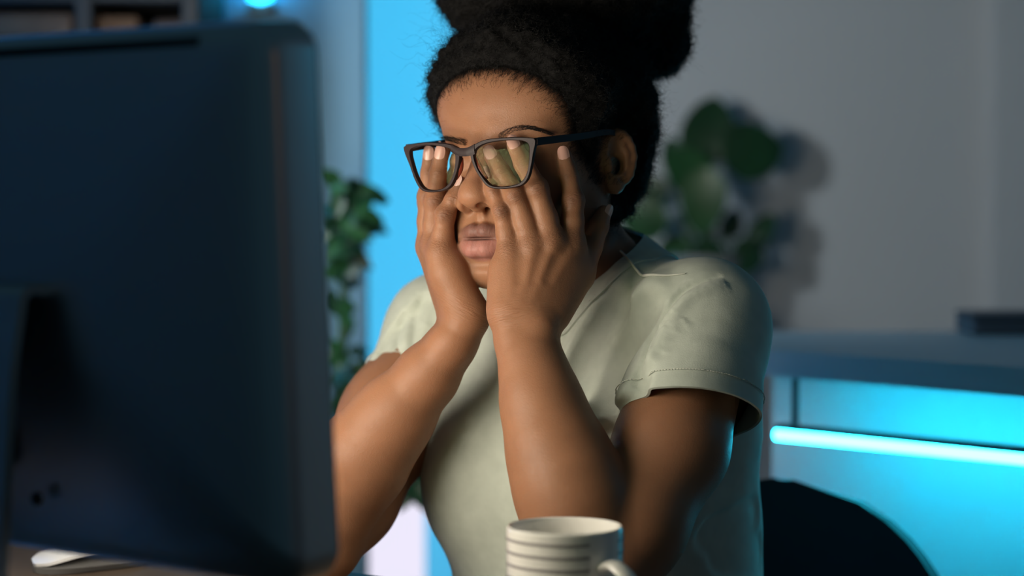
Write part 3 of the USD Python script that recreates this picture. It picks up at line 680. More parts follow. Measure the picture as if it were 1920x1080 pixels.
# ---------------------------------------------------------------- the T-shirt
HEM_L = P(1289, 778, 1.817); HEM_R = P(776, 752, 2.012)
S_L = P(1324, 608, 1.872); S_R = P(838, 622, 2.06)
def plane_of(a, b, c): n = np.cross(b - a, c - a); return n / np.linalg.norm(n)
HN_L = plane_of(P(1180, 757, 1.80), P(1300, 733, 1.766), P(1434, 797, 1.83)); HN_L *= -np.sign(HN_L[2])     # pointing down the arm
HN_R = (HEM_R - S_R) / np.linalg.norm(HEM_R - S_R)
RC = P(1078, 492, 1.962); RT = np.radians(33)
RA = BF * np.cos(RT) - ZU * np.sin(RT); RN = np.cross(BL, RA); RN *= np.sign(RN[2])
def ring_q(p):
    p = np.asarray(p) - RC
    return np.sqrt((p @ BL / .066) ** 2 + (p @ RA / .072) ** 2)

def fold(F, pts, r, depth, k, op):
    """A soft crease (op smax) or ridge (op smin) along pixels of the front of the cloth."""
    q = []; pts = spline(pts, 5 * len(pts))
    for x, y in pts:
        d = np.arange(1.6, 2.15, .001); v = F.at(P(x, y, d[:, None])); i = int(np.argmax(v < 0))
        q.append(P(x, y, d[i] + depth))
    for i, (a, b) in enumerate(zip(q[:-1], q[1:])):
        ends = lambda j: .12 + .88 * math.sin(math.pi * j / (len(q) - 1)) ** .6
        F.add(cone(a, b, r * ends(i), r * ends(i + 1)), k, op)

def open_shell(V, Q, c, t):
    """Keeps the surface where c < 0, with a clean edge along c = 0, and gives it the thickness t inwards."""
    k = c[Q]; Q = Q[(k < 0).any(1)]; k = c[Q]
    V = V.copy(); acc = np.zeros_like(V); n = np.zeros(len(V))
    for i in range(4):
        for j in ((i + 1) % 4, (i + 3) % 4):
            a, b = Q[:, i], Q[:, j]; m = (c[a] >= 0) & (c[b] < 0); a, b = a[m], b[m]
            w = (c[a] / (c[a] - c[b]))[:, None]; np.add.at(acc, a, V[a] * (1 - w) + V[b] * w); np.add.at(n, a, 1)
    V[n > 0] = acc[n > 0] / n[n > 0][:, None]
    dead = (c >= 0) & (n == 0)
    for i in range(4):                                                          # corners with no kept neighbour along an edge fold onto the opposite corner's side
        m = dead[Q[:, i]]; Q[m, i] = Q[m, (i + 1) % 4]
    used, inv = np.unique(Q, return_inverse=True); Q = inv.reshape(Q.shape); V = V[used]
    tri = np.vstack([Q[:, [0, 1, 2]], Q[:, [0, 2, 3]]]); tri = tri[(tri[:, 0] != tri[:, 1]) & (tri[:, 1] != tri[:, 2]) & (tri[:, 0] != tri[:, 2])]
    N = np.zeros_like(V); fn = np.cross(V[tri[:, 1]] - V[tri[:, 0]], V[tri[:, 2]] - V[tri[:, 0]])
    for i in range(3): np.add.at(N, tri[:, i], fn)
    N /= np.linalg.norm(N, axis=1, keepdims=True) + 1e-15
    e = np.vstack([tri[:, [0, 1]], tri[:, [1, 2]], tri[:, [2, 0]]]); key = {}
    es = np.sort(e, 1); u, first, cnt = np.unique(es, axis=0, return_index=True, return_counts=True)
    b = e[first[cnt == 1]]; m = len(V)
    rim = np.vstack([np.stack([b[:, 1], b[:, 0], b[:, 0] + m], 1), np.stack([b[:, 1], b[:, 0] + m, b[:, 1] + m], 1)])
    return np.vstack([V, V - N * t]), np.vstack([tri, tri[:, ::-1] + m, rim])

def build_shirt(h, body=None):
    T = Field([-.20, 1.72, HC - .50], [.32, 2.24, HC + .02], h)
    for p, k in torso_prims(.006): T.add(p, k)
    T.add(cone(NB - ZU * .07, P(1076, 505, 1.975), .073, .062), .03)       # cloth standing up round the neck
    t0 = T.F.copy(); SF = []
    for S0, HM, HN, r0, r1 in ((S_L, HEM_L, HN_L, .052, .0685), (S_R, HEM_R, HN_R, .053, .0585)):
        ax = (HM - S0) / np.linalg.norm(HM - S0)
        S = T.like(.2)
        S.add(cone(S0, HM + ax * .055, r0, r1), 0, m=.08)
        sl, (X, Y, Z) = S.box(S.lo, S.lo + S.n * h); S.F = np.maximum(S.F, half(HM + HN * .010, HN)(X, Y, Z)).astype(np.float32)
        T.merge(S, .022); SF.append((S, HM, HN))
    # folds: drape from shoulder to bust, creases at the armholes and sleeves
    for pts, r, dep, k in (([(1195, 505), (1130, 610), (1085, 700), (1070, 760)], .010, .005, .02), ([(1235, 530), (1170, 640), (1135, 740), (1110, 800)], .010, .005, .02)):
        fold(T, pts, r, dep, k, smin)
    for pts, r, k in (([(1160, 560), (1105, 660), (1075, 740)], .006, .02), ([(1215, 560), (1160, 660), (1125, 760)], .006, .02), ([(1200, 700), (1165, 790), (1140, 840)], .006, .018),
                      ([(800, 560), (775, 620), (790, 680)], .0045, .012), ([(770, 590), (745, 640), (760, 690)], .0045, .012), ([(825, 560), (812, 620), (825, 660)], .0045, .012), ([(745, 620), (722, 660), (735, 700)], .003, .010),
                      ([(1420, 960), (1380, 990), (1330, 1005)], .006, .02), ([(1435, 1030), (1400, 1045), (1350, 1040)], .006, .02)):
        fold(T, pts, r, -.0005, k, smax)
    g = [(T.lo[k] + h * np.arange(T.n[k])) for k in range(3)]
    sub = np.stack(np.meshgrid(*[a[::4] for a in g], indexing='ij'), -1)
    import scipy.ndimage as nd
    nz = (meshkit.fbm(sub * 22, 3, 5) - .5) * .005
    T.F += nd.map_coordinates(nz, np.meshgrid(*[np.arange(n) / 4 for n in T.n], indexing='ij'), order=1, mode='nearest').astype(np.float32)
    under = T.like()
    for p, k in torso_prims(): under.add(p, k)
    for S0, HM, r in ((S_L, P(1258, 838, 1.805), .048), (S_R, P(742, 782, 2.0), .0465)): under.add(cone(S0, HM, .046, r), .01)
    sleeve_cut = lambda V: np.max([np.minimum((V - HM) @ HN, tor.at(V) - F.at(V) + .003) for F, HM, HN in SF], axis=0)
    tor = T.like(); tor.F = t0
    T.F = smin(T.F, under.F - .0016, .003)
    V, Q = T.mesh()
    # the armhole seam: the bodice lies over the sleeve in a soft roll with a sharp valley beside it
    for path, amp in (([(1356, 519), (1318, 529), (1282, 548), (1250, 583), (1224, 628), (1206, 680), (1196, 730)], 1.0), ([(1268, 590), (1243, 618), (1226, 655)], .7), ([(800, 545), (782, 600), (776, 660)], .45), ([(770, 585), (748, 632), (752, 690)], .45)):
        sp = spline(path, 70); cd = []
        for x, y in sp:
            d = np.arange(1.7, 2.15, .001); v = T.at(P(x, y, d[:, None])); cd.append(P(x, y, d[int(np.argmax(v < 0))]))
        cd = np.array(cd); tg = np.gradient(cd, axis=0); tg /= np.linalg.norm(tg, axis=1, keepdims=True)
        near = np.nonzero(((V > cd.min(0) - .03) & (V < cd.max(0) + .03)).all(1))[0]
        D = np.linalg.norm(V[near][:, None] - cd[None], axis=2); k = D.argmin(1); ok = D.min(1) < .028; near, k = near[ok], k[ok]
        N = T.grad(V[near]); lat = np.cross(tg[k], N); sd = -((V[near] - cd[k]) * lat).sum(1)
        fade = np.sin(np.pi * np.clip(k / (len(cd) - 1), .0, 1)) ** .55 * amp
        V[near] += N * ((.0042 * np.exp(-((sd - .0085) / .0062) ** 2) - .0044 * np.exp(-((sd + .0016) / .0032) ** 2)) * fade)[:, None]
    cut = np.maximum.reduce([sleeve_cut(V), (1.10 - ring_q(V)) * .066 - np.maximum(0, RC[2] - .10 - V[:, 2]), HC - .47 - V[:, 2]])
    shirt = open_shell(V, Q, cut, .0022)
    T.F -= .0016
    V, Q = T.mesh(); q = ring_q(V)
    cut = np.maximum.reduce([(1 - q) * .066, (q - 1.36) * .066, RC[2] - .10 - V[:, 2]])
    collar = open_shell(V, Q, cut, .0030)
    return shirt, collar, T
# ---------------------------------------------------------------- hair
def hair_depth(p):
    """How far a point lies behind the hairline."""
    q = (np.asarray(p) - HO) / HS
    f, l, u = q @ HF, q @ HL, q @ HU
    s = .0205 - (.791 * f - .612 * u) + .12 * np.maximum(np.abs(l) - .045, 0)
    s = s + (meshkit.fbm(np.asarray(p) * 170, 2, 21) - .5) * .007
    e = np.sqrt(((f + .006) / .9) ** 2 + ((u + .006) / 1.25) ** 2) - .030            # clear of the ear
    s = np.where(np.abs(l) > .05, np.minimum(s, e), s)
    return np.minimum(s, (u + .075) + .35 * np.minimum(f + .06, 0)) * HS

def build_hair(h, bare):
    F = Field(H(0, 0, .08) - .26, H(0, 0, .08) + [.26, .26, .24], h)
    g = np.stack(np.meshgrid(*[F.lo[k] + h * np.arange(F.n[k]) for k in range(3)], indexing='ij'), -1)
    inb = ((g > bare.lo + h) & (g < bare.lo + (bare.n - 2) * bare.h)).all(-1)
    s = hair_depth(g)
    cap = np.where(inb, bare.at(g) - np.minimum(np.maximum(s, -.02) * .8, .0205), .08)
    F.F = cap.astype(np.float32)
    F2 = F.like()
    for c, r in ((P(1068, -70, 1.975), (.113, .110, .100)), (P(1205, 66, 1.995), (.0445, .050, .0440)), (P(1165, -10, 2.00), (.060, .07, .070)), (P(900, -40, 1.965), (.040, .05, .050)), (P(1080, -40, 2.03), (.09, .07, .08))):
        F2.add(ell(c, r), .012)
    F.merge(F2, .012)
    V, Q = F.mesh(); N = F.grad(V)
    deep = np.where(F2.at(V) < .01, 1, np.clip(hair_depth(V) / .02, 0, 1))
    V = V + N * (((meshkit.fbm(V * 60, 2, 3) - .5) * .012 + (meshkit.fbm(V * 190, 2, 8) - .5) * .007) * deep)[:, None]
    return V, np.vstack([Q[:, [0, 1, 2]], Q[:, [0, 2, 3]]])

def curls(V, Fc, n, rng, length, radius, out=1.0, pts=9):
    """Kinky strands rooted on a surface: points (n, pts, 3)."""
    a, b, c = V[Fc[:, 0]], V[Fc[:, 1]], V[Fc[:, 2]]
    nr = np.cross(b - a, c - a); ar = np.linalg.norm(nr, axis=1)
    i = rng.choice(len(Fc), n, p=ar / ar.sum()); w = rng.dirichlet((1, 1, 1), n)
    root = a[i] * w[:, :1] + b[i] * w[:, 1:2] + c[i] * w[:, 2:]
    N = nr[i] / (ar[i][:, None] + 1e-15); N = N + rng.normal(0, .45, N.shape); N /= np.linalg.norm(N, axis=1, keepdims=True)
    s = np.cross(N, rng.normal(0, 1, N.shape)); s /= np.linalg.norm(s, axis=1, keepdims=True); t = np.cross(N, s)
    k = np.linspace(0, 1, pts)[None, :, None]
    L = (length * rng.uniform(.5, 1.3, n))[:, None, None]; R = (radius * rng.uniform(.6, 1.4, n))[:, None, None]
    turns = rng.uniform(1.2, 2.2, n)[:, None, None]; ph = rng.uniform(0, 6.28, n)[:, None, None]
    ang = ph + turns * 6.283 * k
    drift = rng.normal(0, .25, (n, 1, 3)) * L * k * k
    return root[:, None] - N[:, None] * .002 + N[:, None] * L * k * out + R * (np.cos(ang) - np.cos(ph)) * s[:, None] + R * (np.sin(ang) - np.sin(ph)) * t[:, None] + drift
# ---------------------------------------------------------------- the seated woman
HB = .0016
BODY = build_body(HB, build_head(HB))
SHIRT, COLLAR, CLOTH = build_shirt(.0026)
def hit(F, x, y, d0=1.60, d1=2.15):
    d = np.arange(d0, d1, .0007); v = F.at(P(x, y, d[:, None])); return float(d[int(np.argmax(v < 0))])

bv, bq = BODY.mesh(2)
# albedo of the skin: lips, palms and fingertips, darker knuckles, a little mottling
SKIN, LIP_U, LIP_L, KNUCKLE, FINGERTIP = np.array([.275, .131, .072]), np.array([.155, .074, .064]), np.array([.310, .135, .115]), np.array([.110, .051, .034]), np.array([.34, .178, .120])
col = np.tile(SKIN, (len(bv), 1)) * (.90 + .22 * meshkit.fbm(bv * 45, 3, 2))[:, None]
crease = np.zeros((len(bv), 3)); mask = np.zeros(len(bv))
def blend(w, c):
    global col
    col = col * (1 - w[:, None]) + c * w[:, None]
def wrinkle(w, along, across):
    m = w > mask; crease[m] = np.column_stack([along, across, np.zeros(len(along))])[m]; mask[m] = w[m]
hq = (bv - HO) / HS; hf, hl, hu = hq @ HF, hq @ HL, hq @ HU
front = (hf > .085) & (np.abs(hl) < .034)
gauss = lambda x, s: np.exp(-(x / s) ** 2)
side = np.clip(1 - (np.abs(hl) / .0285) ** 4, 0, 1)
up_ = front * side * np.clip((hu + .0795) / .0015, 0, 1) * np.clip((-.0622 - hu - 7 * hl ** 2 - .0012 * np.exp(-(hl / .0035) ** 2)) / .002, 0, 1)
lo_l = front * side * np.clip((-.0775 - hu) / .0015, 0, 1) * np.clip((hu + .0985 - 14 * hl ** 2) / .003, 0, 1)
blend(up_ * .85, LIP_U); blend(lo_l * .9, LIP_L); wrinkle(np.maximum(up_, lo_l) * .34, hl * .55, hu * .10)
blend(np.clip((hair_depth(bv) + .0150) / .0165, 0, 1) ** 1.6 * .88 * (hu > -.09), np.array([.05, .028, .019]))
for side_, fingers, thumb in (('l', LEFT_FINGERS, LEFT_THUMB), ('r', RIGHT_FINGERS, RIGHT_THUMB)):
    for name, pts in list(fingers.items()) + [('thumb', thumb)]:
        q = np.array([P(*p[:3]) for p in pts]); r = [p[3] for p in pts]
        ax_ = q[-2] - q[1]; ax_ /= np.linalg.norm(ax_)
        tipw = gauss(np.linalg.norm(bv - q[-1], axis=1), r[-1] * 1.9); blend(tipw * .55, FINGERTIP)
        if name == 'thumb': continue
        d = bv - q[2]; along = d @ ax_; 
        w = gauss(np.linalg.norm(d - np.array([0, -.0075, 0]), axis=1), .0062); blend(w * .85, KNUCKLE); wrinkle(w, along, (d @ np.cross(ax_, [0, 1, 0])) * .25)
        d = bv - q[3]; w = gauss(np.linalg.norm(d - np.array([0, -.006, 0]), axis=1), .0046); blend(w * .5, KNUCKLE); wrinkle(w * .8, d @ ax_, (d @ np.cross(ax_, [0, 1, 0])) * .25)
        d = bv - (q[0] + np.array([0, -.008, .003])); w = gauss(np.linalg.norm(d, axis=1), .0100); blend(w * .40, KNUCKLE); wrinkle(w * .6, d @ ax_, (d @ np.cross(ax_, [0, 1, 0])) * .5)
for pa, pb, ctr, s in ((P(983, 560, 1.80), P(1000, 680, 1.79), P(955, 592, 1.785), .016), (P(870, 570, 1.86), P(800, 706, 1.87), P(876, 585, 1.855), .016)):
    a_ = (pb - pa) / np.linalg.norm(pb - pa); d = bv - ctr; al = d @ a_; w = gauss(al, .010) * gauss(np.linalg.norm(d, axis=1), .034); wrinkle(w * .9, al * .75, (d @ np.cross(a_, [0, 1, 0])) * .10)
w = gauss(hu - .004, .02) * gauss(hl, .012) * (hf > .07); wrinkle(w * .3, hl, hu * .3)
BASE_PT = np.array([.13, 2.03, 0.0])
woman = thing('person', 'person in a sage green T-shirt with both hands pressed over the face', 'person', BASE_PT)
tri = np.vstack([bq[:, [0, 1, 2]], bq[:, [0, 2, 3]]])
nrm = BODY.grad(bv)
mb = usdkit.mesh(stage, woman + '/body', (bv - BASE_PT, tri), None, False)
mb.CreateNormalsAttr(Vt.Vec3fArray.FromNumpy(nrm.astype(np.float32))); mb.SetNormalsInterpolation('vertex')
pv = UsdGeom.PrimvarsAPI(mb)
pv.CreatePrimvar('albedo', Sdf.ValueTypeNames.Color3fArray, 'vertex').Set(Vt.Vec3fArray.FromNumpy(np.clip(col, 0, 1).astype(np.float32)))
pv.CreatePrimvar('crease', Sdf.ValueTypeNames.Float3Array, 'vertex').Set(Vt.Vec3fArray.FromNumpy((crease * 1000).astype(np.float32)))
pv.CreatePrimvar('crease_mask', Sdf.ValueTypeNames.FloatArray, 'vertex').Set(Vt.FloatArray.FromNumpy(mask.astype(np.float32)))
MATS['skin'] = usdkit.material(stage, '/World/Looks/skin', {
    'c': ('attribute', {'attribute': 'albedo'}), 'w': ('attribute', {'attribute': 'crease'}), 'k': ('attribute', {'attribute': 'crease_mask'}), 'g': ('texture_coordinate', {}),
    'n1': ('noise_texture', {'scale': .75, 'detail': 2.0, 'roughness': .5}), 'm1': ('math', {'math_type': 'multiply'}), 'm2': ('math', {'math_type': 'multiply', 'value2': 1.0}),
    'v': ('voronoi_texture', {'scale': 900.0}), 'n2': ('noise_texture', {'scale': 350.0, 'detail': 3.0}), 'n3': ('noise_texture', {'scale': 500.0, 'detail': 2.0}), 'rr': ('rgb_ramp', {'ramp': [(.3, (.40, .40, .40)), (.75, (.56, .56, .56))]}),
    'b1': ('bump', {'strength': .9, 'distance': .0016}), 'b2': ('bump', {'strength': .22, 'distance': .0004}), 'b3': ('bump', {'strength': .16, 'distance': .0006}),
    'p': ('principled_bsdf', {'roughness': .46, 'ior': 1.40, 'specular_ior_level': .33, 'subsurface_weight': .18, 'subsurface_radius': (1.0, .35, .2), 'subsurface_scale': .0028, 'subsurface_method': 'random_walk'})},
    [('c.color', 'p.base_color'), ('w.vector', 'n1.vector'), ('n1.fac', 'm1.value1'), ('k.fac', 'm1.value2'), ('m1.value', 'b1.height'), ('g.object', 'v.vector'), ('v.distance', 'b2.height'), ('b1.normal', 'b2.normal'),
     ('g.object', 'n2.vector'), ('n2.fac', 'b3.height'), ('b2.normal', 'b3.normal'), ('b3.normal', 'p.normal'), ('g.object', 'n3.vector'), ('n3.fac', 'rr.fac'), ('rr.color', 'p.roughness')], surface='p.BSDF')
UsdShade.MaterialBindingAPI.Apply(mb.GetPrim()).Bind(MATS['skin']); BASE[woman + '/body'] = BASE_PT

# clothes
MATS['jersey'] = usdkit.material(stage, '/World/Looks/jersey', {'g': ('texture_coordinate', {}), 'n': ('noise_texture', {'scale': 900.0, 'detail': 2.0}), 'n2': ('noise_texture', {'scale': 60.0, 'detail': 3.0}), 'r': ('rgb_ramp', {'ramp': [(.3, (.455, .50, .435)), (.7, (.525, .57, .50))]}),
    'b': ('bump', {'strength': .25, 'distance': .0005}), 'p': ('principled_bsdf', {'roughness': .9, 'sheen_weight': .12, 'sheen_roughness': .5})},
    [('g.object', 'n.vector'), ('g.object', 'n2.vector'), ('n2.fac', 'r.fac'), ('r.color', 'p.base_color'), ('n.fac', 'b.height'), ('b.normal', 'p.normal')], surface='p.BSDF')
MATS['rib'] = MATS['jersey']
mat('thread', (.60, .62, .55), .8)
tee = part(woman, 't_shirt', SHIRT, 'jersey', 60)
part(tee, 'collar', COLLAR, 'rib', 60, 'wide ribbed crew-neck collar')
def on_cloth(x, y, lift): return P(x, y, hit(CLOTH, x, y) - lift)
sm_ = [on_cloth(x, y, .0002) for x, y in spline([(1163, 470), (1180, 488), (1194, 506), (1204, 516), (1222, 515), (1250, 516), (1284, 513)], 42)]
part(tee, 'shoulder_seam', tube(sm_, np.interp(np.linspace(0, 1, len(sm_)), [0, .1, .8, 1], [.0008, .0013, .0012, .0003]), 8), 'thread', label='raised shoulder seam')
def hem_line(S0, HM, HN, back, n, lift):
    """Points on the sleeve around its hem."""
    ax_ = HN; u = np.cross(ax_, [0, 1, 0]); u /= np.linalg.norm(u); v = np.cross(ax_, u); out = []
    c = HM - ax_ * back; s = np.arange(0, .12, .0008)
    for a in np.linspace(0, 2 * np.pi, n, endpoint=False):
        d = u * np.cos(a) + v * np.sin(a); f = CLOTH.at(c + s[:, None] * d); k = int(np.argmax(f > 0)); out.append((c + d * (s[k] + lift), d))
    return out
st_ = []
for S0, HM, HN in ((S_L, HEM_L, HN_L), (S_R, HEM_R, HN_R)):
    hl_ = hem_line(S0, HM, HN, .0175, 150, -.0008)
    for i in range(150):
        a, b = hl_[i][0], hl_[(i + 1) % 150][0]
        if np.linalg.norm(b - a) < .006: st_.append(tube([a, a * .35 + b * .65], .00055, 5))
tp = part(tee, 'hem_stitching', st_, 'thread')
cs = []
for j in range(0, 260):
    a = 2 * np.pi * j / 260
    ray = RC + 1.30 * (.066 * np.cos(a) * BL + .072 * np.sin(a) * RA); s = np.arange(-.09, .10, .001); f = CLOTH.at(ray + s[:, None] * RN); k = np.nonzero((f[:-1] < 0) & (f[1:] >= 0))[0]
    if len(k):
        p0 = ray + s[k[0]] * RN; a2 = a + .014; cs.append(tube([p0, p0 + 1.30 * (.066 * (np.cos(a2) - np.cos(a)) * BL + .072 * (np.sin(a2) - np.sin(a)) * RA)], .0004, 5))
part(tee, 'collar_stitching', cs, 'thread')
# trousers and shoes, under the desk
TR = Field([-.45, 1.35, -.01], [.42, 2.3, .75], .008)
hp_ = np.array([.125, 2.06, .575])
TR.add(ell(hp_, (.175, .125, .125), BA)); TR.add(ell(hp_ + ZU * .07, (.150, .112, .10), BA), .04)
for s in (-1, 1):
    k = hp_ + BF * .44 + BL * s * .11 - ZU * .03; TR.add(cone(hp_ + BL * s * .085, k, .085, .062), .04); TR.add(cone(k, k * [1, 1, 0] + ZU * .13 + BF * .02, .062, .050), .02)
tv, tq = TR.mesh(2); part(woman, 'trousers', (tv, tq), 'denim', 60)
for s in (-1, 1):
    k = (hp_ + BF * .46 + BL * s * .11) * [1, 1, 0]
    sh = trimesh.convex.convex_hull(np.vstack([trimesh.creation.icosphere(2, r).vertices * [1, 1, zz] + k + BF * f_ + ZU * z_ for f_, z_, r, zz in ((-.05, .036, .036, 1), (-.03, .09, .045, 1), (.06, .036, .042, .8), (.15, .028, .036, .7))]))
    v = sh.vertices.copy(); v[:, 2] = np.maximum(v[:, 2], .001); part(woman, 'shoe', trimesh.Trimesh(v, sh.faces, process=False), 'shoe', 60)

# hair
MATS['hair_mass'] = usdkit.material(stage, '/World/Looks/hair_mass', {'p': ('principled_bsdf', {'base_color': (.0025, .0022, .0022), 'roughness': .9, 'specular_ior_level': .25})}, [], surface='p.BSDF')
MATS['hair_strand'] = usdkit.material(stage, '/World/Looks/hair_strand', {'p': ('principled_bsdf', {'base_color': (.0040, .0034, .0032), 'roughness': .5, 'specular_ior_level': .22})}, [], surface='p.BSDF')
def proj_px(p):
    v = np.asarray(p) - C; d = v @ FW; return np.stack([960 + FPX * v[:, 0] / d, 540 - FPX * (v @ UP) / d], 1)
BARE = build_head(.003, False)
hv_, hf_ = build_hair(.003, BARE)
hr = part(woman, 'hair', (hv_, hf_), 'hair_mass', True, 'black afro hair gathered into a high puff')
rng = np.random.default_rng(11)
cv = curls(hv_, hf_, 52000, rng, .0085, .0016)
fly = curls(hv_, hf_, 1500, rng, .022, .0024, pts=12)
curves(hr + '/curls', cv - BASE_PT, .00026, 'hair_strand'); side_roots = np.nonzero((np.abs(proj_px(hv_)[:, 0] - 838) < 14) & (np.abs(proj_px(hv_)[:, 1] - 80) < 45))[0]
sub = hf_[np.isin(hf_, side_roots).any(1)]
wild = curls(hv_, sub, 70, rng, .030, .0034, pts=26); curves(hr + '/loose_curls', wild - BASE_PT, .00012, 'hair_strand')
curves(hr + '/flyaway_curls', fly - BASE_PT, .00011, 'hair_strand')
# short hairs along the hairline
sel = hair_depth(bv); ok = np.nonzero((sel > -.020) & (sel < .008) & (hu > -.03) & (np.abs(hl) < .085))[0]
i = rng.choice(ok, 26000, p=(lambda w: w / w.sum())(np.exp(-(np.maximum(0, .004 - sel[ok]) / .0070) ** 1.3)))
n_ = nrm[i]; dr = -.75 * HF + .65 * HU + HL * (np.sign(hl[i]) * .25)[:, None] + rng.normal(0, .22, (len(i), 3)); dr -= n_ * (dr * n_).sum(1, keepdims=True); dr /= np.linalg.norm(dr, axis=1, keepdims=True)
t_ = np.linspace(0, 1, 6)[None, :, None]; L_ = rng.uniform(.004, .010, len(i))[:, None, None]; wv = np.cross(n_, dr)[:, None]
bh = bv[i][:, None] + rng.normal(0, .0006, (len(i), 1, 3)) + dr[:, None] * L_ * t_ + n_[:, None] * (.0002 + .0008 * t_) + wv * (.0005 * np.sin(t_ * 8 + rng.uniform(0, 6, (len(i), 1, 1))))
curves(hr + '/hairline_hairs', bh - BASE_PT, .00014, 'hair_strand')
# eyebrows
for pts, k in (([(934, 260), (950, 248), (975, 240.5), (1000, 240.5), (1032, 251)], 850), ([(876, 268), (862, 266), (848, 262), (834, 260), (822, 262)], 480)):
    sp = spline(pts, 60); out = []
    for _ in range(k):
        u = rng.uniform(0, 1); x, y = sp[int(u * (len(sp) - 1))]; wdt = 6.5 * (1 - .6 * u); x += rng.normal(0, 1.5); y += rng.uniform(-wdt, wdt)
        d = hit(BARE, x, y)
        if d < 1.7: continue
        p0 = P(x, y, d - .0004); j = min(int(u * (len(sp) - 1)) + 4, len(sp) - 1); tx, ty = sp[j] - sp[max(j - 6, 0)]; tl_ = math.hypot(tx, ty) + 1e-6
        ln_ = rng.uniform(5, 13); up_k = rng.normal(3.0, 2.0) * (1 - u)
        p1 = P(x + tx / tl_ * ln_, y + ty / tl_ * ln_ - up_k, d - .0008); t4 = np.linspace(0, 1, 5)[:, None]; out.append(p0 * (1 - t4) + p1 * t4 - np.array([0, .0006, 0]) * t4 * (1 - t4) * 4)
    c_ = np.array(out); path = numbered(woman, 'eyebrow'); curves(path, c_ - BASE_PT, .00013, 'hair_strand')
# closed lashes are hidden by the fingers; fingernails
mat('nail', (.58, .33, .27), .25, coat_weight=.3); mat('nail_tip', (.72, .60, .50), .35)
def nail(pts, toward, w=1.30, l=1.80):
    q3, q4 = P(*pts[3][:3]), P(*pts[4][:3]); r = pts[4][3]; d = q4 - q3; d /= np.linalg.norm(d)
    n0 = np.asarray(toward, float); n0 = n0 - d * (n0 @ d); n0 /= np.linalg.norm(n0); s = np.cross(d, n0)
    g = []
    for u in np.linspace(-.97, .97, 16):
        row = []; ww = w * .5 * (1 - abs(u) ** (3.2 if u > 0 else 3.6)) ** .5
        for v in np.linspace(-1, 1, 9):
            a = v * ww * 1.25; rad = r * (1.035 - .10 * max(0, u) ** 2.5 - .02 * max(0, -u) ** 3 - .035 * abs(v) ** 3)
            row.append(q4 + d * (u * l * r * .56 + r * .08) + (n0 * math.cos(a) + s * math.sin(a)) * rad)
        g.append(row)
    part(woman, 'fingernail', sheet(np.array(g), .0005), 'nail', True)
for k in ('index', 'middle', 'ring', 'pinky'): nail(LEFT_FINGERS[k], [-.12, -1, .1])
nail(LEFT_THUMB, [.75, -.65, 0])
for k in ('ring', 'middle'): nail(RIGHT_FINGERS[k], [-.35, -.95, 0])
nail(RIGHT_FINGERS['index'], [-.9, -.3, 0]); nail(RIGHT_FINGERS['pinky'], [-.75, -.65, 0])

# ---------------------------------------------------------------- glasses
mat('frame', (.020, .0115, .0125), .50, specular_ior_level=.22); mat('frame_pad', (.30, .055, .03), .25, transmission_weight=.3)
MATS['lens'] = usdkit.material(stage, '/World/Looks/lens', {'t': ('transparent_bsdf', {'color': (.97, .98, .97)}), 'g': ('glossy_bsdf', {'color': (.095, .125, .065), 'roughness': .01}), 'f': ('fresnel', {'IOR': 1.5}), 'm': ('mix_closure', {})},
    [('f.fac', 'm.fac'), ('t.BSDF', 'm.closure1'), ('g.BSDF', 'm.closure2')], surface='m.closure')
gl_o = P(945, 305, 1.800)
spec = thing('glasses', 'dark brown rectangular eyeglasses pushed up over the fingers', 'glasses', gl_o)
def lens_frame(px0, d0, yaw):
    y = np.radians(yaw); a = np.array([np.cos(y), -np.sin(y), 0]); n = np.array([-np.sin(y), -np.cos(y), -.05]); n /= np.linalg.norm(n); b = np.cross(n, a) * -1
    if b[2] < 0: b = -b
    o = P(*px0, d0)
    def to(pts):
        out = []
        for x, yy in pts:
            dvec = P(x, yy, 1.0) - C; t = ((o - C) @ n) / (dvec @ n); v = C + dvec * t - o; out.append((v @ a, v @ b))
        return np.array(out)
    return o, a, b, n, to
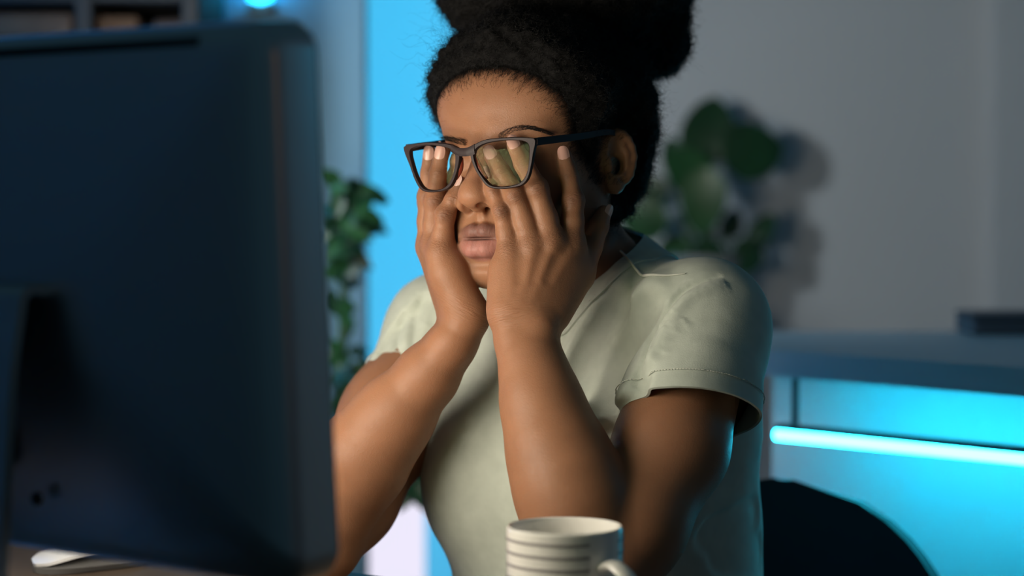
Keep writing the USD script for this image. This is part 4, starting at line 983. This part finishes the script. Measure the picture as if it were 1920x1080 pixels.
def rim(frame, inner_px, outer_px, thick):
    o, a, b, n, to = frame
    I, O = to(inner_px), to(outer_px); c = I.mean(0)
    def radial(poly, k=96):
        sp = spline(poly, 400, True); an = np.arctan2(*(sp - c).T[::-1]); r = np.hypot(*(sp - c).T); s = np.argsort(an); an, r = an[s], r[s]
        th_ = np.linspace(-np.pi, np.pi, k, endpoint=False); return th_, np.interp(th_, np.r_[an - 2 * np.pi, an, an + 2 * np.pi], np.r_[r, r, r])
    th_, ri = radial(I); _, ro = radial(O); ro = np.maximum(ro, ri + .0009)
    cs_, sn = np.cos(th_), np.sin(th_)
    def ring(r, z): return o + (c[0] + r * cs_)[:, None] * a + (c[1] + r * sn)[:, None] * b + np.asarray(z) * n
    e = np.minimum(.0006, (ro - ri) * .3)
    R_ = [ring(ri, -thick), ring(ri, -.0006), ring(ri + e, 0), ring(ro - e, 0), ring(ro, -.0006), ring(ro, -thick + .0006), ring(ro - e, -thick), ring(ri, -thick)]
    k = len(th_); v = np.vstack(R_[:-1]); f = []
    for j in range(7):
        for i_ in range(k):
            p_, q_ = j * k + i_, j * k + (i_ + 1) % k; p2, q2 = ((j + 1) % 7) * k + i_, ((j + 1) % 7) * k + (i_ + 1) % k; f += [(p_, q_, q2), (p_, q2, p2)]
    m = trimesh.Trimesh(v, f, process=False); m.fix_normals()
    g = np.stack([o + (c[0] + (ri + .0003) * s_ * cs_)[:, None] * a + (c[1] + (ri + .0003) * s_ * sn)[:, None] * b - (.0020 - .0012 * (1 - s_ * s_)) * n for s_ in np.linspace(.02, 1, 8)])
    g = np.concatenate([g, g[:, :1]], 1); lv = g.reshape(-1, 3); M_ = k + 1; i2, j2 = np.meshgrid(np.arange(7), np.arange(k), indexing='ij'); qd = np.stack([i2 * M_ + j2, (i2 + 1) * M_ + j2, (i2 + 1) * M_ + j2 + 1, i2 * M_ + j2 + 1], -1).reshape(-1, 4)
    lm = trimesh.Trimesh(lv, np.vstack([qd[:, [0, 1, 2]], qd[:, [0, 2, 3]]]), process=False)
    return m, lm
FRR = lens_frame((945, 305), 1.800, 29); d_b = 1.8195
FRL = lens_frame((868, 285), 1.8195, 41)
R_in = [(888, 292), (893, 279), (908, 270), (932, 265), (962, 263), (982, 265), (991, 272), (992, 290), (990, 312), (985, 330), (975, 342), (958, 348), (935, 350), (918, 346), (906, 333), (895, 315)]
R_out = [(881, 290), (886, 274), (906, 263), (930, 259), (962, 257), (990, 258), (1004, 262), (1000, 288), (996, 312), (990, 334), (979, 347), (959, 352.5), (934, 354.5), (914, 350), (901, 335), (889, 315)]
L_in = [(768, 285), (776, 277), (796, 273), (822, 274), (842, 279), (852, 290), (852, 310), (847, 332), (838, 347), (824, 355), (803, 356), (791, 350), (781, 333), (773, 310)]
L_out = [(757, 283), (760, 273), (794, 267), (826, 268), (849, 273), (861, 284), (860, 308), (853, 333), (843, 351), (826, 359), (802, 360.5), (787, 354), (776, 335), (768, 312)]
mr, lr = rim(FRR, R_in, R_out, .0042); ml, ll = rim(FRL, L_in, L_out, .0042)
def on(fr, x, y, back=0.0):
    o, a, b, n, to = fr; u = to([(x, y)])[0]; return o + u[0] * a + u[1] * b - n * back
def ribbon(pts_top, pts_bot, fr, thick):
    pick = lambda p: on(FRL, *p) if p[0] < 874 else on(FRR, *p)
    g = [np.array([pick(p) for p in pts_top]), np.array([pick(p) for p in pts_bot])]; n = fr[3]
    f_ = np.stack([g[0] + (g[1] - g[0]) * t for t in np.linspace(0, 1, 5)], 1); f_ = f_ - n * thick / 2 + n * (.0006 * (1 - np.linspace(-1, 1, 5)[None, :, None] ** 2)); return sheet(f_, thick)
bridge = ribbon(spline([(846, 273), (856, 278), (868, 279), (878, 277), (889, 271)], 24), spline([(846, 283), (857, 290), (868, 292), (880, 291), (889, 288)], 24), FRL, .0042)
part(spec, 'rim', mr, 'frame', 40); part(spec, 'rim', ml, 'frame', 40); part(spec, 'bridge', bridge, 'frame', 40)
part(spec, 'lens', lr, 'lens', True, 'clear lens with a yellow-green reflection of the screen'); part(spec, 'lens', ll, 'lens', True)
def temple(p0, pm, p1, p2, h0, h1):
    c_ = spline([p0, pm, p1, p2], 30); g = []; t = np.gradient(c_, axis=0); t /= np.linalg.norm(t, axis=1, keepdims=True)
    up = np.cross(t, np.cross(ZU, t)); up /= np.linalg.norm(up, axis=1, keepdims=True)
    hh = np.linspace(h0, h1, len(c_)); return sheet(np.stack([c_ + up * (hh * s)[:, None] for s in np.linspace(.5, -.5, 5)], 1), .0034)
hR = on(FRR, 1000, 266, .003)
ear_l, ear_r = H(.004, .0790, .0185), H(.004, -.0790, .0185)
part(spec, 'temple', [temple(hR, hR * .5 + ear_l * .5 + HL * .004, ear_l, H(-.030, .0770, .012), .0066, .0040), box(hR - .0022, hR + .0022)], 'frame', 40)
hL = on(FRL, 760, 278, .003); mid_l = hL * .5 + ear_r * .5 - HL * .006
part(spec, 'temple', temple(hL, mid_l, ear_r, H(-.030, -.0770, .012), .0066, .0040), 'frame', 40)
for fr, pts in ((FRR, [(885, 292), (891, 308), (899, 324), (908, 336)]), (FRL, [(858, 296), (857, 310), (853, 324), (848, 336)])):
    cc = [on(fr, x, y, .0045) for x, y in spline(pts, 14)]; part(spec, 'nose_pad', tube(cc, np.interp(np.linspace(0, 1, len(cc)), [0, .5, 1], [.0018, .0032, .0016]), 10), 'frame_pad', True)
